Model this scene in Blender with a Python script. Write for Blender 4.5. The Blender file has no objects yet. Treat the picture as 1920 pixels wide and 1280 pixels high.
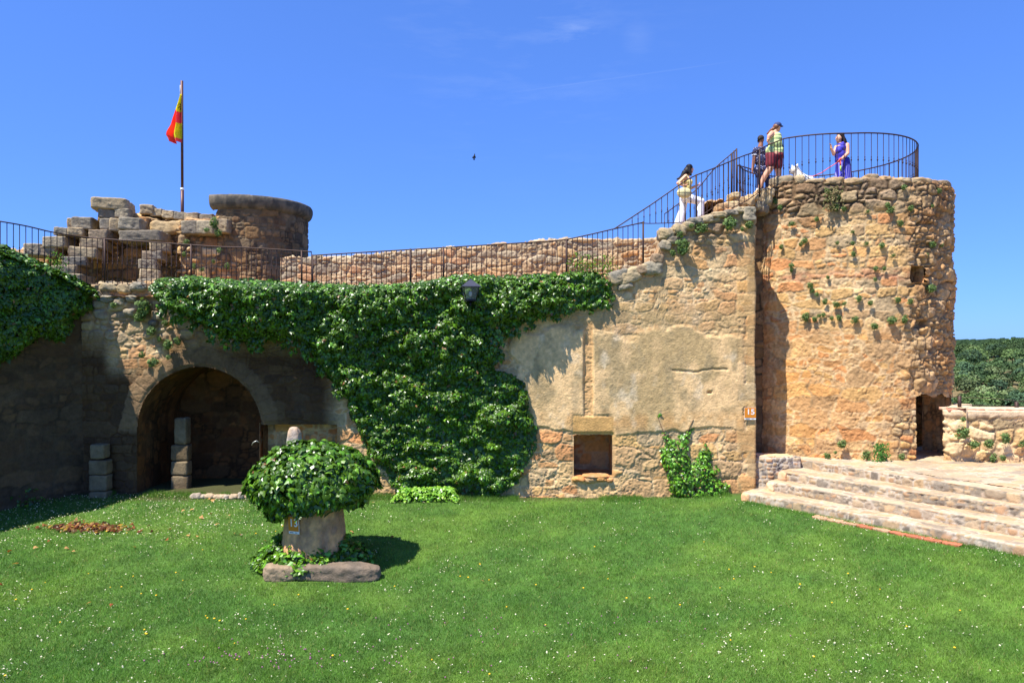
import bpy, math, random
import numpy as np
from mathutils import Vector, Matrix

S = bpy.context.scene
# ------------------------------------------------------------------ camera, world, sun, exposure
CAMZ = 4.0
F = 1280.0                       # focal length in photo pixels (1920 wide)
cd = bpy.data.cameras.new("camera"); cam = bpy.data.objects.new("camera", cd)
S.collection.objects.link(cam); S.camera = cam
cam.location = (0, 0, CAMZ); cam.rotation_euler = (math.radians(90), 0, 0)
cd.sensor_width = 36; cd.lens = 24; cd.clip_start = 0.1; cd.clip_end = 9000

SUN = Vector((0.44, 0.345, -1.0)).normalized()        # the way the light travels
w = bpy.data.worlds.new("World"); S.world = w; w.use_nodes = True
nt = w.node_tree; bg = nt.nodes["Background"]
sky = nt.nodes.new("ShaderNodeTexSky"); sky.sky_type = 'NISHITA'; sky.sun_disc = False
sky.sun_elevation = math.asin(-SUN.z); sky.sun_rotation = math.atan2(-SUN.x, -SUN.y) % (2*math.pi)
sky.altitude = 1000; sky.air_density = 1.0; sky.dust_density = 0.35; sky.ozone_density = 4.5
hs = nt.nodes.new("ShaderNodeHueSaturation"); hs.inputs['Saturation'].default_value = 1.0
tn_ = nt.nodes.new("ShaderNodeVectorMath"); tn_.operation = 'MULTIPLY'; tn_.inputs[1].default_value = (.90, 1.66, 3.6)
gm = nt.nodes.new('ShaderNodeGamma'); gm.inputs[1].default_value = .55; nt.links.new(sky.outputs[0], gm.inputs[0])
nt.links.new(gm.outputs[0], tn_.inputs[0]); nt.links.new(tn_.outputs[0], hs.inputs['Color'])
# faint wisps of cirrus and a thin contrail, placed by direction
tc = nt.nodes.new("ShaderNodeTexCoord")
mp = nt.nodes.new("ShaderNodeMapping"); mp.inputs['Scale'].default_value = (5, 5, 26); mp.inputs['Rotation'].default_value = (0, math.radians(-14), 0)
nz = nt.nodes.new("ShaderNodeTexNoise"); nz.inputs['Scale'].default_value = 1.6; nz.inputs['Detail'].default_value = 7; nz.inputs['Roughness'].default_value = .62
nt.links.new(tc.outputs['Generated'], mp.inputs[0]); nt.links.new(mp.outputs[0], nz.inputs['Vector'])
rp = nt.nodes.new("ShaderNodeMapRange"); rp.inputs[1].default_value = .5; rp.inputs[2].default_value = .85; rp.inputs[3].default_value = 0; rp.inputs[4].default_value = 1
nt.links.new(nz.outputs[0], rp.inputs[0])
def near_dir(px, py, r0, r1):
    v = Vector(((px-960)/F, 1, (640-py)/F)).normalized()
    d = nt.nodes.new("ShaderNodeVectorMath"); d.operation = 'DISTANCE'; d.inputs[1].default_value = v
    nt.links.new(tc.outputs['Generated'], d.inputs[0])
    m = nt.nodes.new("ShaderNodeMapRange"); m.inputs[1].default_value = r0; m.inputs[2].default_value = r1
    m.inputs[3].default_value = 1; m.inputs[4].default_value = 0; m.interpolation_type = 'SMOOTHSTEP'
    nt.links.new(d.outputs['Value'], m.inputs[0]); return m.outputs[0]
def mth(op, a, b):
    m = nt.nodes.new("ShaderNodeMath"); m.operation = op
    for i, q in enumerate((a, b)):
        if hasattr(q, 'is_linked'): nt.links.new(q, m.inputs[i])
        else: m.inputs[i].default_value = q
    return m.outputs[0]
n1 = near_dir(1196, 72, 0.0, .028); n2 = near_dir(1080, 82, 0.0, .05); n3 = near_dir(980, 30, .0, .3)
n1 = mth('MULTIPLY', n1, nz.outputs[0]); n2 = mth('MULTIPLY', n2, rp.outputs[0])
cl = mth('ADD', mth('MULTIPLY', n1, .09), mth('ADD', mth('MULTIPLY', n2, .25), mth('MULTIPLY', mth('MULTIPLY', n3, rp.outputs[0]), .10)))
# contrail: distance from a great circle plane, limited to a stretch
pa = Vector(((960-960)/F, 1, (640-174)/F)); pb = Vector(((1400-960)/F, 1, (640-112)/F)); nn = pa.cross(pb).normalized()
dt = nt.nodes.new("ShaderNodeVectorMath"); dt.operation = 'DOT_PRODUCT'; dt.inputs[1].default_value = nn
nt.links.new(tc.outputs['Generated'], dt.inputs[0])
ct = nt.nodes.new("ShaderNodeMapRange"); ct.inputs[1].default_value = 0; ct.inputs[2].default_value = .0011; ct.inputs[3].default_value = 1; ct.inputs[4].default_value = 0
nt.links.new(mth('ABSOLUTE', dt.outputs['Value'], 0), ct.inputs[0])
cl = mth('ADD', cl, mth('MULTIPLY', mth('MULTIPLY', ct.outputs[0], near_dir(1160, 146, .08, .17)), .045))
mx = nt.nodes.new("ShaderNodeMix"); mx.data_type = 'RGBA'
nt.links.new(cl, mx.inputs[0]); nt.links.new(hs.outputs[0], mx.inputs[6]); mx.inputs[7].default_value = (7, 8, 9.5, 1)
nt.links.new(mx.outputs[2], bg.inputs[0]); bg.inputs[1].default_value = 0.075

sd = bpy.data.lights.new("sun", 'SUN'); sd.energy = 5.0; sd.angle = math.radians(0.5); sd.color = (1.0, .955, .88)
so = bpy.data.objects.new("sun", sd); S.collection.objects.link(so)
so.rotation_euler = SUN.to_track_quat('-Z', 'Y').to_euler()
S.view_settings.view_transform = 'Standard'; S.view_settings.look = 'None'; S.view_settings.gamma = 1
S.view_settings.exposure = 0.8
S.render.engine = 'CYCLES'; S.cycles.max_bounces = 6; S.cycles.transparent_max_bounces = 8

# ------------------------------------------------------------------ helpers
def W(px, py, Y): return np.array([(px-960)/F*Y, Y, CAMZ+(640-py)/F*Y])
def sstep(a, b, x):
    t = np.clip((x-a)/(b-a), 0, 1); return t*t*(3-2*t)
M32 = np.uint64(0xffffffff)
def hsh(a, b, c=0):
    a = np.asarray(a).astype(np.int64).astype(np.uint64); b = np.asarray(b).astype(np.int64).astype(np.uint64)
    n = (a*np.uint64(374761393) + b*np.uint64(668265263) + np.uint64(int(c)*362437+9176)*np.uint64(2246822519)) & M32
    n = ((n ^ (n >> np.uint64(13)))*np.uint64(1274126177)) & M32
    n = ((n ^ (n >> np.uint64(15)))*np.uint64(2654435761)) & M32
    return ((n ^ (n >> np.uint64(16))) & M32).astype(np.float64)/4294967296.0
def vn(x, y, s=0):
    xi = np.floor(x); yi = np.floor(y); fx = x-xi; fy = y-yi
    fx = fx*fx*(3-2*fx); fy = fy*fy*(3-2*fy)
    a = hsh(xi, yi, s); b = hsh(xi+1, yi, s); c = hsh(xi, yi+1, s); d = hsh(xi+1, yi+1, s)
    return (a*(1-fx)+b*fx)*(1-fy)+(c*(1-fx)+d*fx)*fy
def fbm(x, y, o=4, s=0):
    t = 0; a = .5; n = 0
    for i in range(o):
        t = t+a*vn(x, y, s+i*7); n += a; a *= .5; x = x*2.03+3.1; y = y*2.03+1.7
    return t/n
def fb3(p, o=3, s=0):      # cheap 3-d noise from three 2-d ones
    x, y, z = p[..., 0], p[..., 1], p[..., 2]
    return (fbm(x+.37*z, y-.51*z, o, s)+fbm(y+.3*x, z+.42*x, o, s+31)+fbm(z-.4*y, x+.33*y, o, s+57))/3
def lin(c):
    c = np.asarray(c, float)/255; return np.where(c <= .04045, c/12.92, ((c+.055)/1.055)**2.4)
def pal(*cs): return np.array([lin(c) for c in cs])

def mesh(name, v, f, mat=None, col=None, smooth=True):
    v = np.asarray(v, np.float32).reshape(-1, 3); me = bpy.data.meshes.new(name)
    fl = f if isinstance(f, list) else [f]
    fl = [np.asarray(a, np.int32) for a in fl if len(a)]
    me.vertices.add(len(v)); me.vertices.foreach_set('co', v.ravel())
    nl = sum(a.size for a in fl); nf = sum(len(a) for a in fl)
    me.loops.add(nl); me.polygons.add(nf)
    me.loops.foreach_set('vertex_index', np.concatenate([a.ravel() for a in fl]))
    tot = np.concatenate([np.full(len(a), a.shape[1], np.int32) for a in fl])
    me.polygons.foreach_set('loop_start', np.concatenate([[0], np.cumsum(tot)[:-1]]).astype(np.int32))
    me.polygons.foreach_set('loop_total', tot)
    me.polygons.foreach_set('use_smooth', np.full(nf, smooth))
    me.update(calc_edges=True); me.validate()
    if col is not None:
        a = me.color_attributes.new('Col', 'FLOAT_COLOR', 'POINT')
        c = np.ones((len(v), 4), np.float32); c[:, :3] = np.clip(col, 0, 1); a.data.foreach_set('color', c.ravel())
    if mat: me.materials.append(mat)
    return me
def obj(name, me, parent=None, label=None, cat=None, group=None, kind=None, loc=None):
    o = bpy.data.objects.new(name, me); S.collection.objects.link(o)
    if parent is not None:
        o.parent = parent
        if parent.type == 'EMPTY' and loc is None: o.matrix_parent_inverse = Matrix.Translation(-parent.location)
    if loc is not None: o.location = loc
    tag(o, label, cat, group, kind); return o
def tag(o, label=None, cat=None, group=None, kind=None):
    if label: o['label'] = label
    if cat: o['category'] = cat
    if group: o['group'] = group
    if kind: o['kind'] = kind
def thing(name, label, cat, group=None, loc=(0, 0, 0), rz=0):
    o = bpy.data.objects.new(name, None); S.collection.objects.link(o); o.empty_display_size = .2
    o.location = loc; o.rotation_euler = (0, 0, rz); tag(o, label, cat, group); return o
class MB:
    def __init__(s): s.v = []; s.f = {}; s.c = []; s.n = 0
    def add(s, v, f, c=None):
        v = np.asarray(v, float).reshape(-1, 3); fl = f if isinstance(f, list) and len(f) and isinstance(f[0], np.ndarray) else [np.asarray(f)]
        for a in fl:
            a = np.asarray(a)
            if a.size: s.f.setdefault(a.shape[1], []).append(a+s.n)
        s.v.append(v); s.n += len(v)
        s.c.append(np.broadcast_to(np.asarray(c if c is not None else (.5, .5, .5), float), v.shape) )
        return s
    def me(s, name, mat, smooth=True, col=True):
        return mesh(name, np.concatenate(s.v), [np.concatenate(a) for a in s.f.values()], mat, np.concatenate(s.c) if col else None, smooth)
def gridf(nu, nv, closed=False):
    i = np.arange(nu if closed else nu-1); j = np.arange(nv-1)
    I, J = np.meshgrid(i, j, indexing='ij'); I2 = (I+1) % nu
    return np.stack([I*nv+J, I2*nv+J, I2*nv+J+1, I*nv+J+1], -1).reshape(-1, 4)
def tube(pts, r, n=6, caps=True):
    pts = np.asarray(pts, float); k = len(pts); r = np.broadcast_to(np.asarray(r, float), (k,))
    t = np.gradient(pts, axis=0); t /= np.linalg.norm(t, axis=1, keepdims=True)+1e-9
    up = np.array([0, 0, 1.]) if abs(t[:, 2]).mean() < .8 else np.array([0, 1., 0])
    a = np.cross(t, up); a /= np.linalg.norm(a, axis=1, keepdims=True)+1e-9; b = np.cross(t, a)
    th = np.arange(n)/n*2*math.pi
    v = pts[:, None]+r[:, None, None]*(np.cos(th)[None, :, None]*a[:, None]+np.sin(th)[None, :, None]*b[:, None])
    v = v.reshape(-1, 3); f = []
    for i in range(k-1):
        for j in range(n): f.append([i*n+j, i*n+(j+1) % n, (i+1)*n+(j+1) % n, (i+1)*n+j])
    tri = []
    if caps:
        v = np.vstack([v, pts[0], pts[-1]]); A = k*n
        for j in range(n): tri += [[A, (j+1) % n, j], [A+1, (k-1)*n+j, (k-1)*n+(j+1) % n]]
    return v, [np.array(f), np.array(tri).reshape(-1, 3)]
def box(c, s, rz=0, tilt=0):
    c = np.asarray(c, float); s = np.asarray(s, float)/2
    v = np.array([[x, y, z] for x in (-1, 1) for y in (-1, 1) for z in (-1, 1)], float)*s
    if tilt: v = v @ np.array(Matrix.Rotation(tilt, 3, 'Y')).T
    if rz: v = v @ np.array(Matrix.Rotation(rz, 3, 'Z')).T
    f = np.array([[0, 1, 3, 2], [4, 6, 7, 5], [0, 4, 5, 1], [2, 3, 7, 6], [0, 2, 6, 4], [1, 5, 7, 3]])
    return v+c, f
def capsule(p0, p1, r0, r1, n=12, m=5):
    p0 = np.asarray(p0, float); p1 = np.asarray(p1, float); d = p1-p0; L = np.linalg.norm(d)+1e-9; d = d/L
    rows = []
    for i in range(m): a = -math.pi/2+math.pi/2*i/(m-1); rows.append((r0*math.sin(a), max(r0*math.cos(a), 1e-4)))
    for i in range(m): a = math.pi/2*i/(m-1); rows.append((L+r1*math.sin(a), max(r1*math.cos(a), 1e-4)))
    up = np.array([0, 0, 1.]) if abs(d[2]) < .9 else np.array([1., 0, 0])
    a = np.cross(d, up); a /= np.linalg.norm(a); b = np.cross(d, a); th = np.arange(n)/n*2*math.pi
    v = np.array([p0+d*h+r*(math.cos(t)*a+math.sin(t)*b) for h, r in rows for t in th])
    f = [[i*n+j, i*n+(j+1) % n, (i+1)*n+(j+1) % n, (i+1)*n+j] for i in range(2*m-1) for j in range(n)]
    return v, [np.array(f)]
def ellip(c, r, rot=None, n=14, m=9):
    v = []
    for i in range(m):
        a = -math.pi/2+math.pi*i/(m-1)
        for j in range(n):
            t = 2*math.pi*j/n; v.append([max(math.cos(a), 1e-3)*math.cos(t)*r[0], max(math.cos(a), 1e-3)*math.sin(t)*r[1], math.sin(a)*r[2]])
    v = np.array(v)
    if rot is not None: v = v @ np.array(Matrix.Rotation(rot[0], 3, rot[1])).T
    f = [[i*n+j, i*n+(j+1) % n, (i+1)*n+(j+1) % n, (i+1)*n+j] for i in range(m-1) for j in range(n)]
    return v+np.asarray(c, float), [np.array(f)]

# ------------------------------------------------------------------ materials
def newmat(name):
    m = bpy.data.materials.new(name); m.use_nodes = True; return m, m.node_tree, m.node_tree.nodes['Principled BSDF']
def pmat(name, rgb, rough=.6, metal=0, spec=.5, noise=0, nscale=20, bump=0):
    m, t, b = newmat(name); c = lin(rgb)
    b.inputs['Base Color'].default_value = (*c, 1); b.inputs['Roughness'].default_value = rough; b.inputs['Metallic'].default_value = metal
    b.inputs['Specular IOR Level'].default_value = spec
    co = t.nodes.new('ShaderNodeTexCoord'); n = t.nodes.new('ShaderNodeTexNoise'); n.inputs['Scale'].default_value = nscale; n.inputs['Detail'].default_value = 5
    t.links.new(co.outputs['Object'], n.inputs['Vector'])
    x = t.nodes.new('ShaderNodeMix'); x.data_type = 'RGBA'; x.inputs[6].default_value = (*(c*(1-noise)), 1); x.inputs[7].default_value = (*np.clip(c*(1+noise), 0, 1), 1)
    t.links.new(n.outputs[0], x.inputs[0]); t.links.new(x.outputs[2], b.inputs['Base Color'])
    if bump:
        bp = t.nodes.new('ShaderNodeBump'); bp.inputs['Strength'].default_value = bump; bp.inputs['Distance'].default_value = .01
        t.links.new(n.outputs[0], bp.inputs['Height']); t.links.new(bp.outputs[0], b.inputs['Normal'])
    return m
def amat(name, rough=.9, spec=.25, var=.25, scale=9, bump=.6, dist=.02, fine=70, transl=0, pits=0):
    m, t, b = newmat(name); L = t.links
    a = t.nodes.new('ShaderNodeVertexColor'); a.layer_name = 'Col'
    col = a.outputs[0]; b.inputs['Roughness'].default_value = rough; b.inputs['Specular IOR Level'].default_value = spec
    co = t.nodes.new('ShaderNodeTexCoord')
    if var:
        n = t.nodes.new('ShaderNodeTexNoise'); n.inputs['Scale'].default_value = scale; n.inputs['Detail'].default_value = 8; n.inputs['Roughness'].default_value = .65
        L.new(co.outputs['Object'], n.inputs['Vector'])
        r = t.nodes.new('ShaderNodeMapRange'); r.inputs[1].default_value = .3; r.inputs[2].default_value = .7; r.inputs[3].default_value = 1-var; r.inputs[4].default_value = 1+var
        L.new(n.outputs[0], r.inputs[0])
        x = t.nodes.new('ShaderNodeVectorMath'); x.operation = 'SCALE'; L.new(col, x.inputs[0]); L.new(r.outputs[0], x.inputs['Scale']); col = x.outputs[0]
    L.new(col, b.inputs['Base Color'])
    if bump:
        n2 = t.nodes.new('ShaderNodeTexNoise'); n2.inputs['Scale'].default_value = fine; n2.inputs['Detail'].default_value = 4; n2.inputs['Roughness'].default_value = .6
        L.new(co.outputs['Object'], n2.inputs['Vector'])
        n3 = t.nodes.new('ShaderNodeTexNoise'); n3.inputs['Scale'].default_value = fine*.28; n3.inputs['Detail'].default_value = 5
        L.new(co.outputs['Object'], n3.inputs['Vector'])
        ad = t.nodes.new('ShaderNodeMath'); ad.operation = 'MULTIPLY_ADD'; ad.inputs[1].default_value = 1.6; L.new(n3.outputs[0], ad.inputs[0]); L.new(n2.outputs[0], ad.inputs[2])
        bp = t.nodes.new('ShaderNodeBump'); bp.inputs['Strength'].default_value = bump; bp.inputs['Distance'].default_value = dist
        L.new(ad.outputs[0], bp.inputs['Height']); L.new(bp.outputs[0], b.inputs['Normal'])
    if transl:
        tr = t.nodes.new('ShaderNodeBsdfTranslucent'); ms = t.nodes.new('ShaderNodeMixShader'); ms.inputs[0].default_value = transl
        g = t.nodes.new('ShaderNodeVectorMath'); g.operation = 'MULTIPLY'; g.inputs[1].default_value = (1.3, 1.35, .6); L.new(col, g.inputs[0])
        L.new(g.outputs[0], tr.inputs[0]); L.new(b.outputs[0], ms.inputs[1]); L.new(tr.outputs[0], ms.inputs[2])
        L.new(ms.outputs[0], t.nodes['Material Output'].inputs['Surface'])
    return m
M_STONE = amat('weathered_stone', var=.22, scale=11, bump=.6, dist=.016, fine=80)
M_PAVE = amat('flagstone', var=.15, scale=14, bump=.5, dist=.012, fine=70)
M_LEAF = amat('ivy_leaf', rough=.34, spec=.5, var=.12, scale=20, bump=0, transl=.14)
M_HERB = amat('wall_herb', rough=.7, spec=.2, var=0, bump=0, transl=.25)
M_GRASS = amat('grass_blade', rough=.5, spec=.3, var=0, bump=0, transl=.35)
M_SOIL = amat('turf_soil', var=.25, scale=30, bump=.6, dist=.02, fine=60)
M_FAR = amat('far_foliage', rough=.8, spec=.1, var=0, bump=0, transl=.15)
M_IRON = pmat('rusty_iron', (62, 42, 34), .6, .35, noise=.35, nscale=9)
M_POLE = pmat('brown_painted_steel', (92, 56, 48), .5, .2, noise=.2, nscale=6)
M_PETAL = pmat('white_petal', (238, 238, 230), .7)
M_YELLOW = pmat('yellow_petal', (235, 190, 30), .7, noise=.1)

# ------------------------------------------------------------------ masonry as real relief
def cells(u, v, su, sv, jit, seed, p=3.0):
    row = np.floor(v/sv); F1 = np.full(u.shape, 9.); F2 = F1.copy(); ID = np.zeros(u.shape); IE = np.zeros(u.shape)
    for dr in (-1, 0, 1):
        r = row+dr; wd = su*(.75+.5*hsh(r, r*0, seed+1)); off = hsh(r, r*0+3, seed)*su*3
        c0 = np.floor((u-off)/wd)
        for dc in (-1, 0, 1):
            c = c0+dc; a = hsh(r, c, seed+2); b = hsh(r, c, seed+3); g = hsh(r, c, seed+4)
            du = (u-off)/wd-(c+.5+jit*(a-.5)); dv = v/sv-(r+.5+jit*.6*(b-.5))
            d = (np.abs(du)**p+np.abs(dv)**p)**(1/p)*(.82+.36*g)
            k = d < F1; F2 = np.where(k, F1, np.minimum(F2, d)); ID = np.where(k, r, ID); IE = np.where(k, c, IE); F1 = np.where(k, d, F1)
    return (F2-F1)*.5, ID, IE
def stonework(u, v, seed, su=.5, sv=.3, split=.4, jit=.7, wp=.05, p=3.0):
    wu = u+wp*(fbm(u*2.6, v*2.6, 3, seed+11)-.5)*2; wv = v+wp*(fbm(u*2.6+9, v*2.6, 3, seed+12)-.5)*2
    e, i, j = cells(wu, wv, su, sv, jit, seed, p); e = e*min(su, sv)*1.1
    big = hsh(i, j, seed+20) > split
    e2, i2, j2 = cells(wu+5, wv+5, su*.48, sv*.5, jit, seed+40, p); e2 = np.minimum(e, e2*min(su*.48, sv*.5)*1.1)
    E = np.where(big, e, e2); A = np.where(big, i, i2+977); B = np.where(big, j, j2+311)
    return E, hsh(A, B, seed+50), hsh(A, B, seed+51), hsh(A, B, seed+52)
def style(u, v, seed, P, mortar, su=.5, sv=.3, split=.4, jit=.7, wp=.05, jw=.03, relief=.03, rough=.012, p=3.0, flush=0):
    e, r1, r2, r3 = stonework(u, v, seed, su, sv, split, jit, wp, p)
    m = sstep(.1*jw, jw, e); k = (r1*len(P)).astype(int) % len(P)
    fn = fbm(u*7, v*7, 4, seed+60); fr = fbm(u*26, v*22, 3, seed+61)
    ck = np.abs(fbm(u*2.6+1.5*fn, v*3.4, 4, seed+63)-.5); ck = sstep(.016, .002, ck)*sstep(.42, .6, fbm(u*1.7, v*1.7, 2, seed+64))
    fg = np.abs(fbm(u*12, v*14, 3, seed+65)-.5)
    h = relief*m*(.35+1.0*r2)+rough*(fn-.5)*1.2+rough*(fr-.5)*1.1+rough*fg*.5-.018*ck+flush*(1-m)
    col = P[k]*(.82+.36*r3)[..., None]
    mm = sstep(.1, .75, e/jw+.5*(fr-.5))[..., None]
    mt = np.asarray(mortar)*(.42+.68*sstep(.34, .56, fbm(u*2.1+7, v*2.6, 4, seed+66)))[..., None]
    col = lin_mix(col, mt, 1-mm)*(1-.45*ck)[..., None]
    col = col*(.8+.4*fbm(u*2.2, v*2.2, 4, seed+62))[..., None]*(.86+.28*fr)[..., None]
    return h, col
def lin_mix(a, b, t):
    t = np.asarray(t)
    if t.ndim and t.ndim < a.ndim: t = t[..., None]
    return a*(1-t)+b*t
TAN = pal((205, 168, 115), (200, 158, 98), (212, 180, 132), (188, 150, 104), (206, 150, 88), (176, 152, 112), (200, 140, 88), (216, 188, 142))
ORG = pal((206, 162, 100), (208, 152, 88), (196, 140, 88), (214, 176, 122), (190, 150, 104), (182, 158, 122), (204, 132, 78), (170, 138, 100))
GREY = pal((150, 140, 118), (132, 124, 108), (168, 152, 122), (140, 118, 92), (178, 156, 118), (120, 110, 94))
BRN = pal((170, 128, 84), (150, 112, 76), (186, 142, 92), (138, 110, 80), (164, 136, 100), (192, 150, 104))
MORT = lin((214, 184, 140)); MORTD = lin((150, 124, 90)); MDARK = lin((105, 84, 60))

def path_pts(pl, step):
    pl = np.asarray(pl, float); d = np.r_[0, np.cumsum(np.linalg.norm(np.diff(pl, axis=0), axis=1))]
    n = max(3, int(d[-1]/step)+1); s = np.linspace(0, d[-1], n)
    P = np.stack([np.interp(s, d, pl[:, 0]), np.interp(s, d, pl[:, 1])], -1)
    t = np.gradient(P, axis=0); t /= np.linalg.norm(t, axis=1, keepdims=True)
    return s, P, np.stack([t[:, 1], -t[:, 0]], -1)      # outward normal: right-hand side when walking along
def spline(pts, n=16, closed=False):
    pts = [np.asarray(p, float) for p in pts]; out = []
    k = len(pts)
    for i in range(k if closed else k-1):
        g = (lambda q: pts[q % k]) if closed else (lambda q: pts[min(max(q, 0), k-1)])
        a, b, c, d = g(i-1), g(i), g(i+1), g(i+2)
        for t in np.arange(n)/n: out.append(.5*((2*b)+(c-a)*t+(2*a-5*b+4*c-d)*t*t+(3*b-a-3*c+d)*t**3))
    if not closed: out.append(pts[-1])
    return np.array(out)
def wall(name, pl, z0, ztop, th, fn, step=.02, hole=None, parent=None, mat=None, back=.6, mb=None):
    """a wall face over the plan line pl, its top and the head of its back, with relief fn(u,z,px,py)->(h,col)"""
    s, P, N = path_pts(pl, step); zt = ztop(s, P) if callable(ztop) else np.interp(s, np.linspace(0, s[-1], len(ztop)), ztop)
    Hm = float(np.max(zt))-z0; nf = int(Hm/step)+1; nt_ = max(3, int(th/(step*2))); nb = max(2, int(back/(step*3)))
    t = np.linspace(0, 1, nf)
    Z = z0+(zt[:, None]-z0)*t[None]; U = np.repeat(s[:, None], nf, 1)
    X = np.repeat(P[:, :1], nf, 1); Y = np.repeat(P[:, 1:], nf, 1)
    px = 960+F*X/np.maximum(Y, .5); py = 640-F*(Z-CAMZ)/np.maximum(Y, .5)
    h, c = fn(U, Z, px, py)
    V = np.stack([X+N[:, :1]*h, Y+N[:, 1:]*h, Z+.0*h], -1)
    tt = np.linspace(0, 1, nt_+1)[1:]; Ut = np.repeat(s[:, None], nt_, 1); Zt = zt[:, None]+tt[None]*th
    h2, c2 = fn(Ut, Zt, np.repeat(px[:, -1:], nt_, 1), np.repeat(py[:, -1:], nt_, 1))
    h0 = h[:, -1:]; f = (1-tt[None])
    V2 = np.stack([P[:, :1]+N[:, :1]*(h0*f-tt[None]*th), P[:, 1:]+N[:, 1:]*(h0*f-tt[None]*th), zt[:, None]+h2*1.3*np.minimum(1, tt[None]*4)], -1)
    tb = np.linspace(0, 1, nb+1)[1:]
    V3 = np.stack([np.repeat(P[:, :1]-N[:, :1]*th, nb, 1), np.repeat(P[:, 1:]-N[:, 1:]*th, nb, 1), zt[:, None]-tb[None]*back], -1)
    c3 = np.repeat(c2[:, -1:], nb, 1)
    V = np.concatenate([V, V2, V3], 1); C = np.concatenate([c, c2, c3], 1)
    nu, nv = V.shape[:2]; f = gridf(nu, nv)
    if hole is not None:
        m = np.zeros((nu, nv), bool); m[:, :nf] = hole(U, Z, px, py)
        m = m.ravel(); f = f[~(m[f].sum(1) >= 2)]
    me = mesh(name, V.reshape(-1, 3), f, mat or M_STONE, C.reshape(-1, 3))
    return obj(name, me, parent)
def niche(name, outline, zs, N, depth, fn, parent, step=.03, fwd=.03):
    """inside faces of an opening: outline = list of plan points + heights, pushed back along -N, plus a back wall"""
    o = np.asarray([[p[0], p[1], z] for p, z in zip(outline, zs)], float)
    d = np.r_[0, np.cumsum(np.linalg.norm(np.diff(o, axis=0), axis=1))]; n = max(4, int(d[-1]/step)); s = np.linspace(0, d[-1], n)
    O = np.stack([np.interp(s, d, o[:, k]) for k in range(3)], -1); m = max(3, int(depth/step))
    N3 = np.array([N[0], N[1], 0.]); q = np.linspace(-fwd, depth, m)
    V = O[:, None]-N3[None, None]*q[None, :, None]
    U = np.repeat(s[:, None], m, 1); Vv = np.repeat(q[None], n, 0)
    h, c = fn(U, Vv, U*0, U*0); cen = O.mean(0); inw = cen-O; inw /= np.linalg.norm(inw, axis=1, keepdims=True)+1e-6
    V = V+inw[:, None]*np.minimum(h, .06)[..., None]*.5*sstep(0, .1, Vv)[..., None]
    mb = MB(); mb.add(V.reshape(-1, 3), gridf(n, m), c.reshape(-1, 3))
    a, b = O[0], O[-1]; L = np.linalg.norm((b-a)[:2]); nu = max(3, int(L/step)); z0, z1 = O[:, 2].min(), O[:, 2].max(); nz_ = max(3, int((z1-z0)/step))
    uu, zz = np.meshgrid(np.linspace(0, 1, nu), np.linspace(z0, z1, nz_), indexing='ij')
    h, c = fn(uu*L+3.3, zz, uu*0, uu*0)
    B = np.stack([a[0]+(b[0]-a[0])*uu-N[0]*(depth-h*.6), a[1]+(b[1]-a[1])*uu-N[1]*(depth-h*.6), zz], -1)
    mb.add(B.reshape(-1, 3), gridf(nu, nz_), c.reshape(-1, 3))
    return obj(name, mb.me(name, M_STONE), parent)
_rk = {}
def rockv(size, seed, boxy=5., rough=.12, n=14):
    """unit rock: displaced super-ellipsoid"""
    if n not in _rk:
        g = np.linspace(-1, 1, n); vs = []; fs = []; k = 0
        for ax in range(3):
            for sg in (-1, 1):
                a, b = np.meshgrid(g, g, indexing='ij'); q = np.zeros((n, n, 3)); q[..., ax] = sg; q[..., (ax+1) % 3] = a; q[..., (ax+2) % 3] = b*sg
                vs.append(q.reshape(-1, 3)); fs.append(gridf(n, n)+k); k += n*n
        v = np.concatenate(vs); f = np.concatenate(fs)
        _, idx, inv = np.unique(np.round(v*1000).astype(int), axis=0, return_index=True, return_inverse=True)
        _rk[n] = (v[idx], inv.ravel()[f])
    v, f = _rk[n]; v = v.copy()
    r = (np.abs(v)**boxy).sum(1)**(1/boxy); v = v/r[:, None]
    sz = np.asarray(size, float)/2; w_ = v*sz; md = float(np.mean(sz))
    d = (fb3(w_/md*1.1+seed*3.7, 3, seed)-.5)*2*rough*2.2*md
    d += (fb3(w_/md*3.2+seed, 2, seed+5)-.5)*2*rough*1.1*md+(fb3(w_*16+seed, 2, seed+6)-.5)*.05
    w_ = w_+v/np.linalg.norm(v, axis=1, keepdims=True)*d[:, None]
    return w_, f
def rock(mb, c, size, seed, P, rz=0, boxy=5., rough=.1, n=14, tint=1., tilt=0):
    v, f = rockv(size, seed, boxy, rough, n)
    q = fb3(v*4+seed, 3, seed+3); q2 = fb3(v*16+seed, 2, seed+8)
    base = P[int(hsh(seed, 7, 1)*len(P)) % len(P)]; alt = P[int(hsh(seed, 9, 2)*len(P)) % len(P)]
    col = lin_mix(np.broadcast_to(base, v.shape), alt, sstep(.4, .6, q))*(.75+.5*q2)[:, None]*tint
    if tilt: v = v @ np.array(Matrix.Rotation(tilt, 3, 'Y')).T
    if rz: v = v @ np.array(Matrix.Rotation(rz, 3, 'Z')).T
    mb.add(v+np.asarray(c, float), f, col)
def rockobj(name, c, size, seed, P, parent, **k):
    mb = MB(); rock(mb, c, size, seed, P, **k); return obj(name, mb.me(name, M_STONE), parent)
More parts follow.
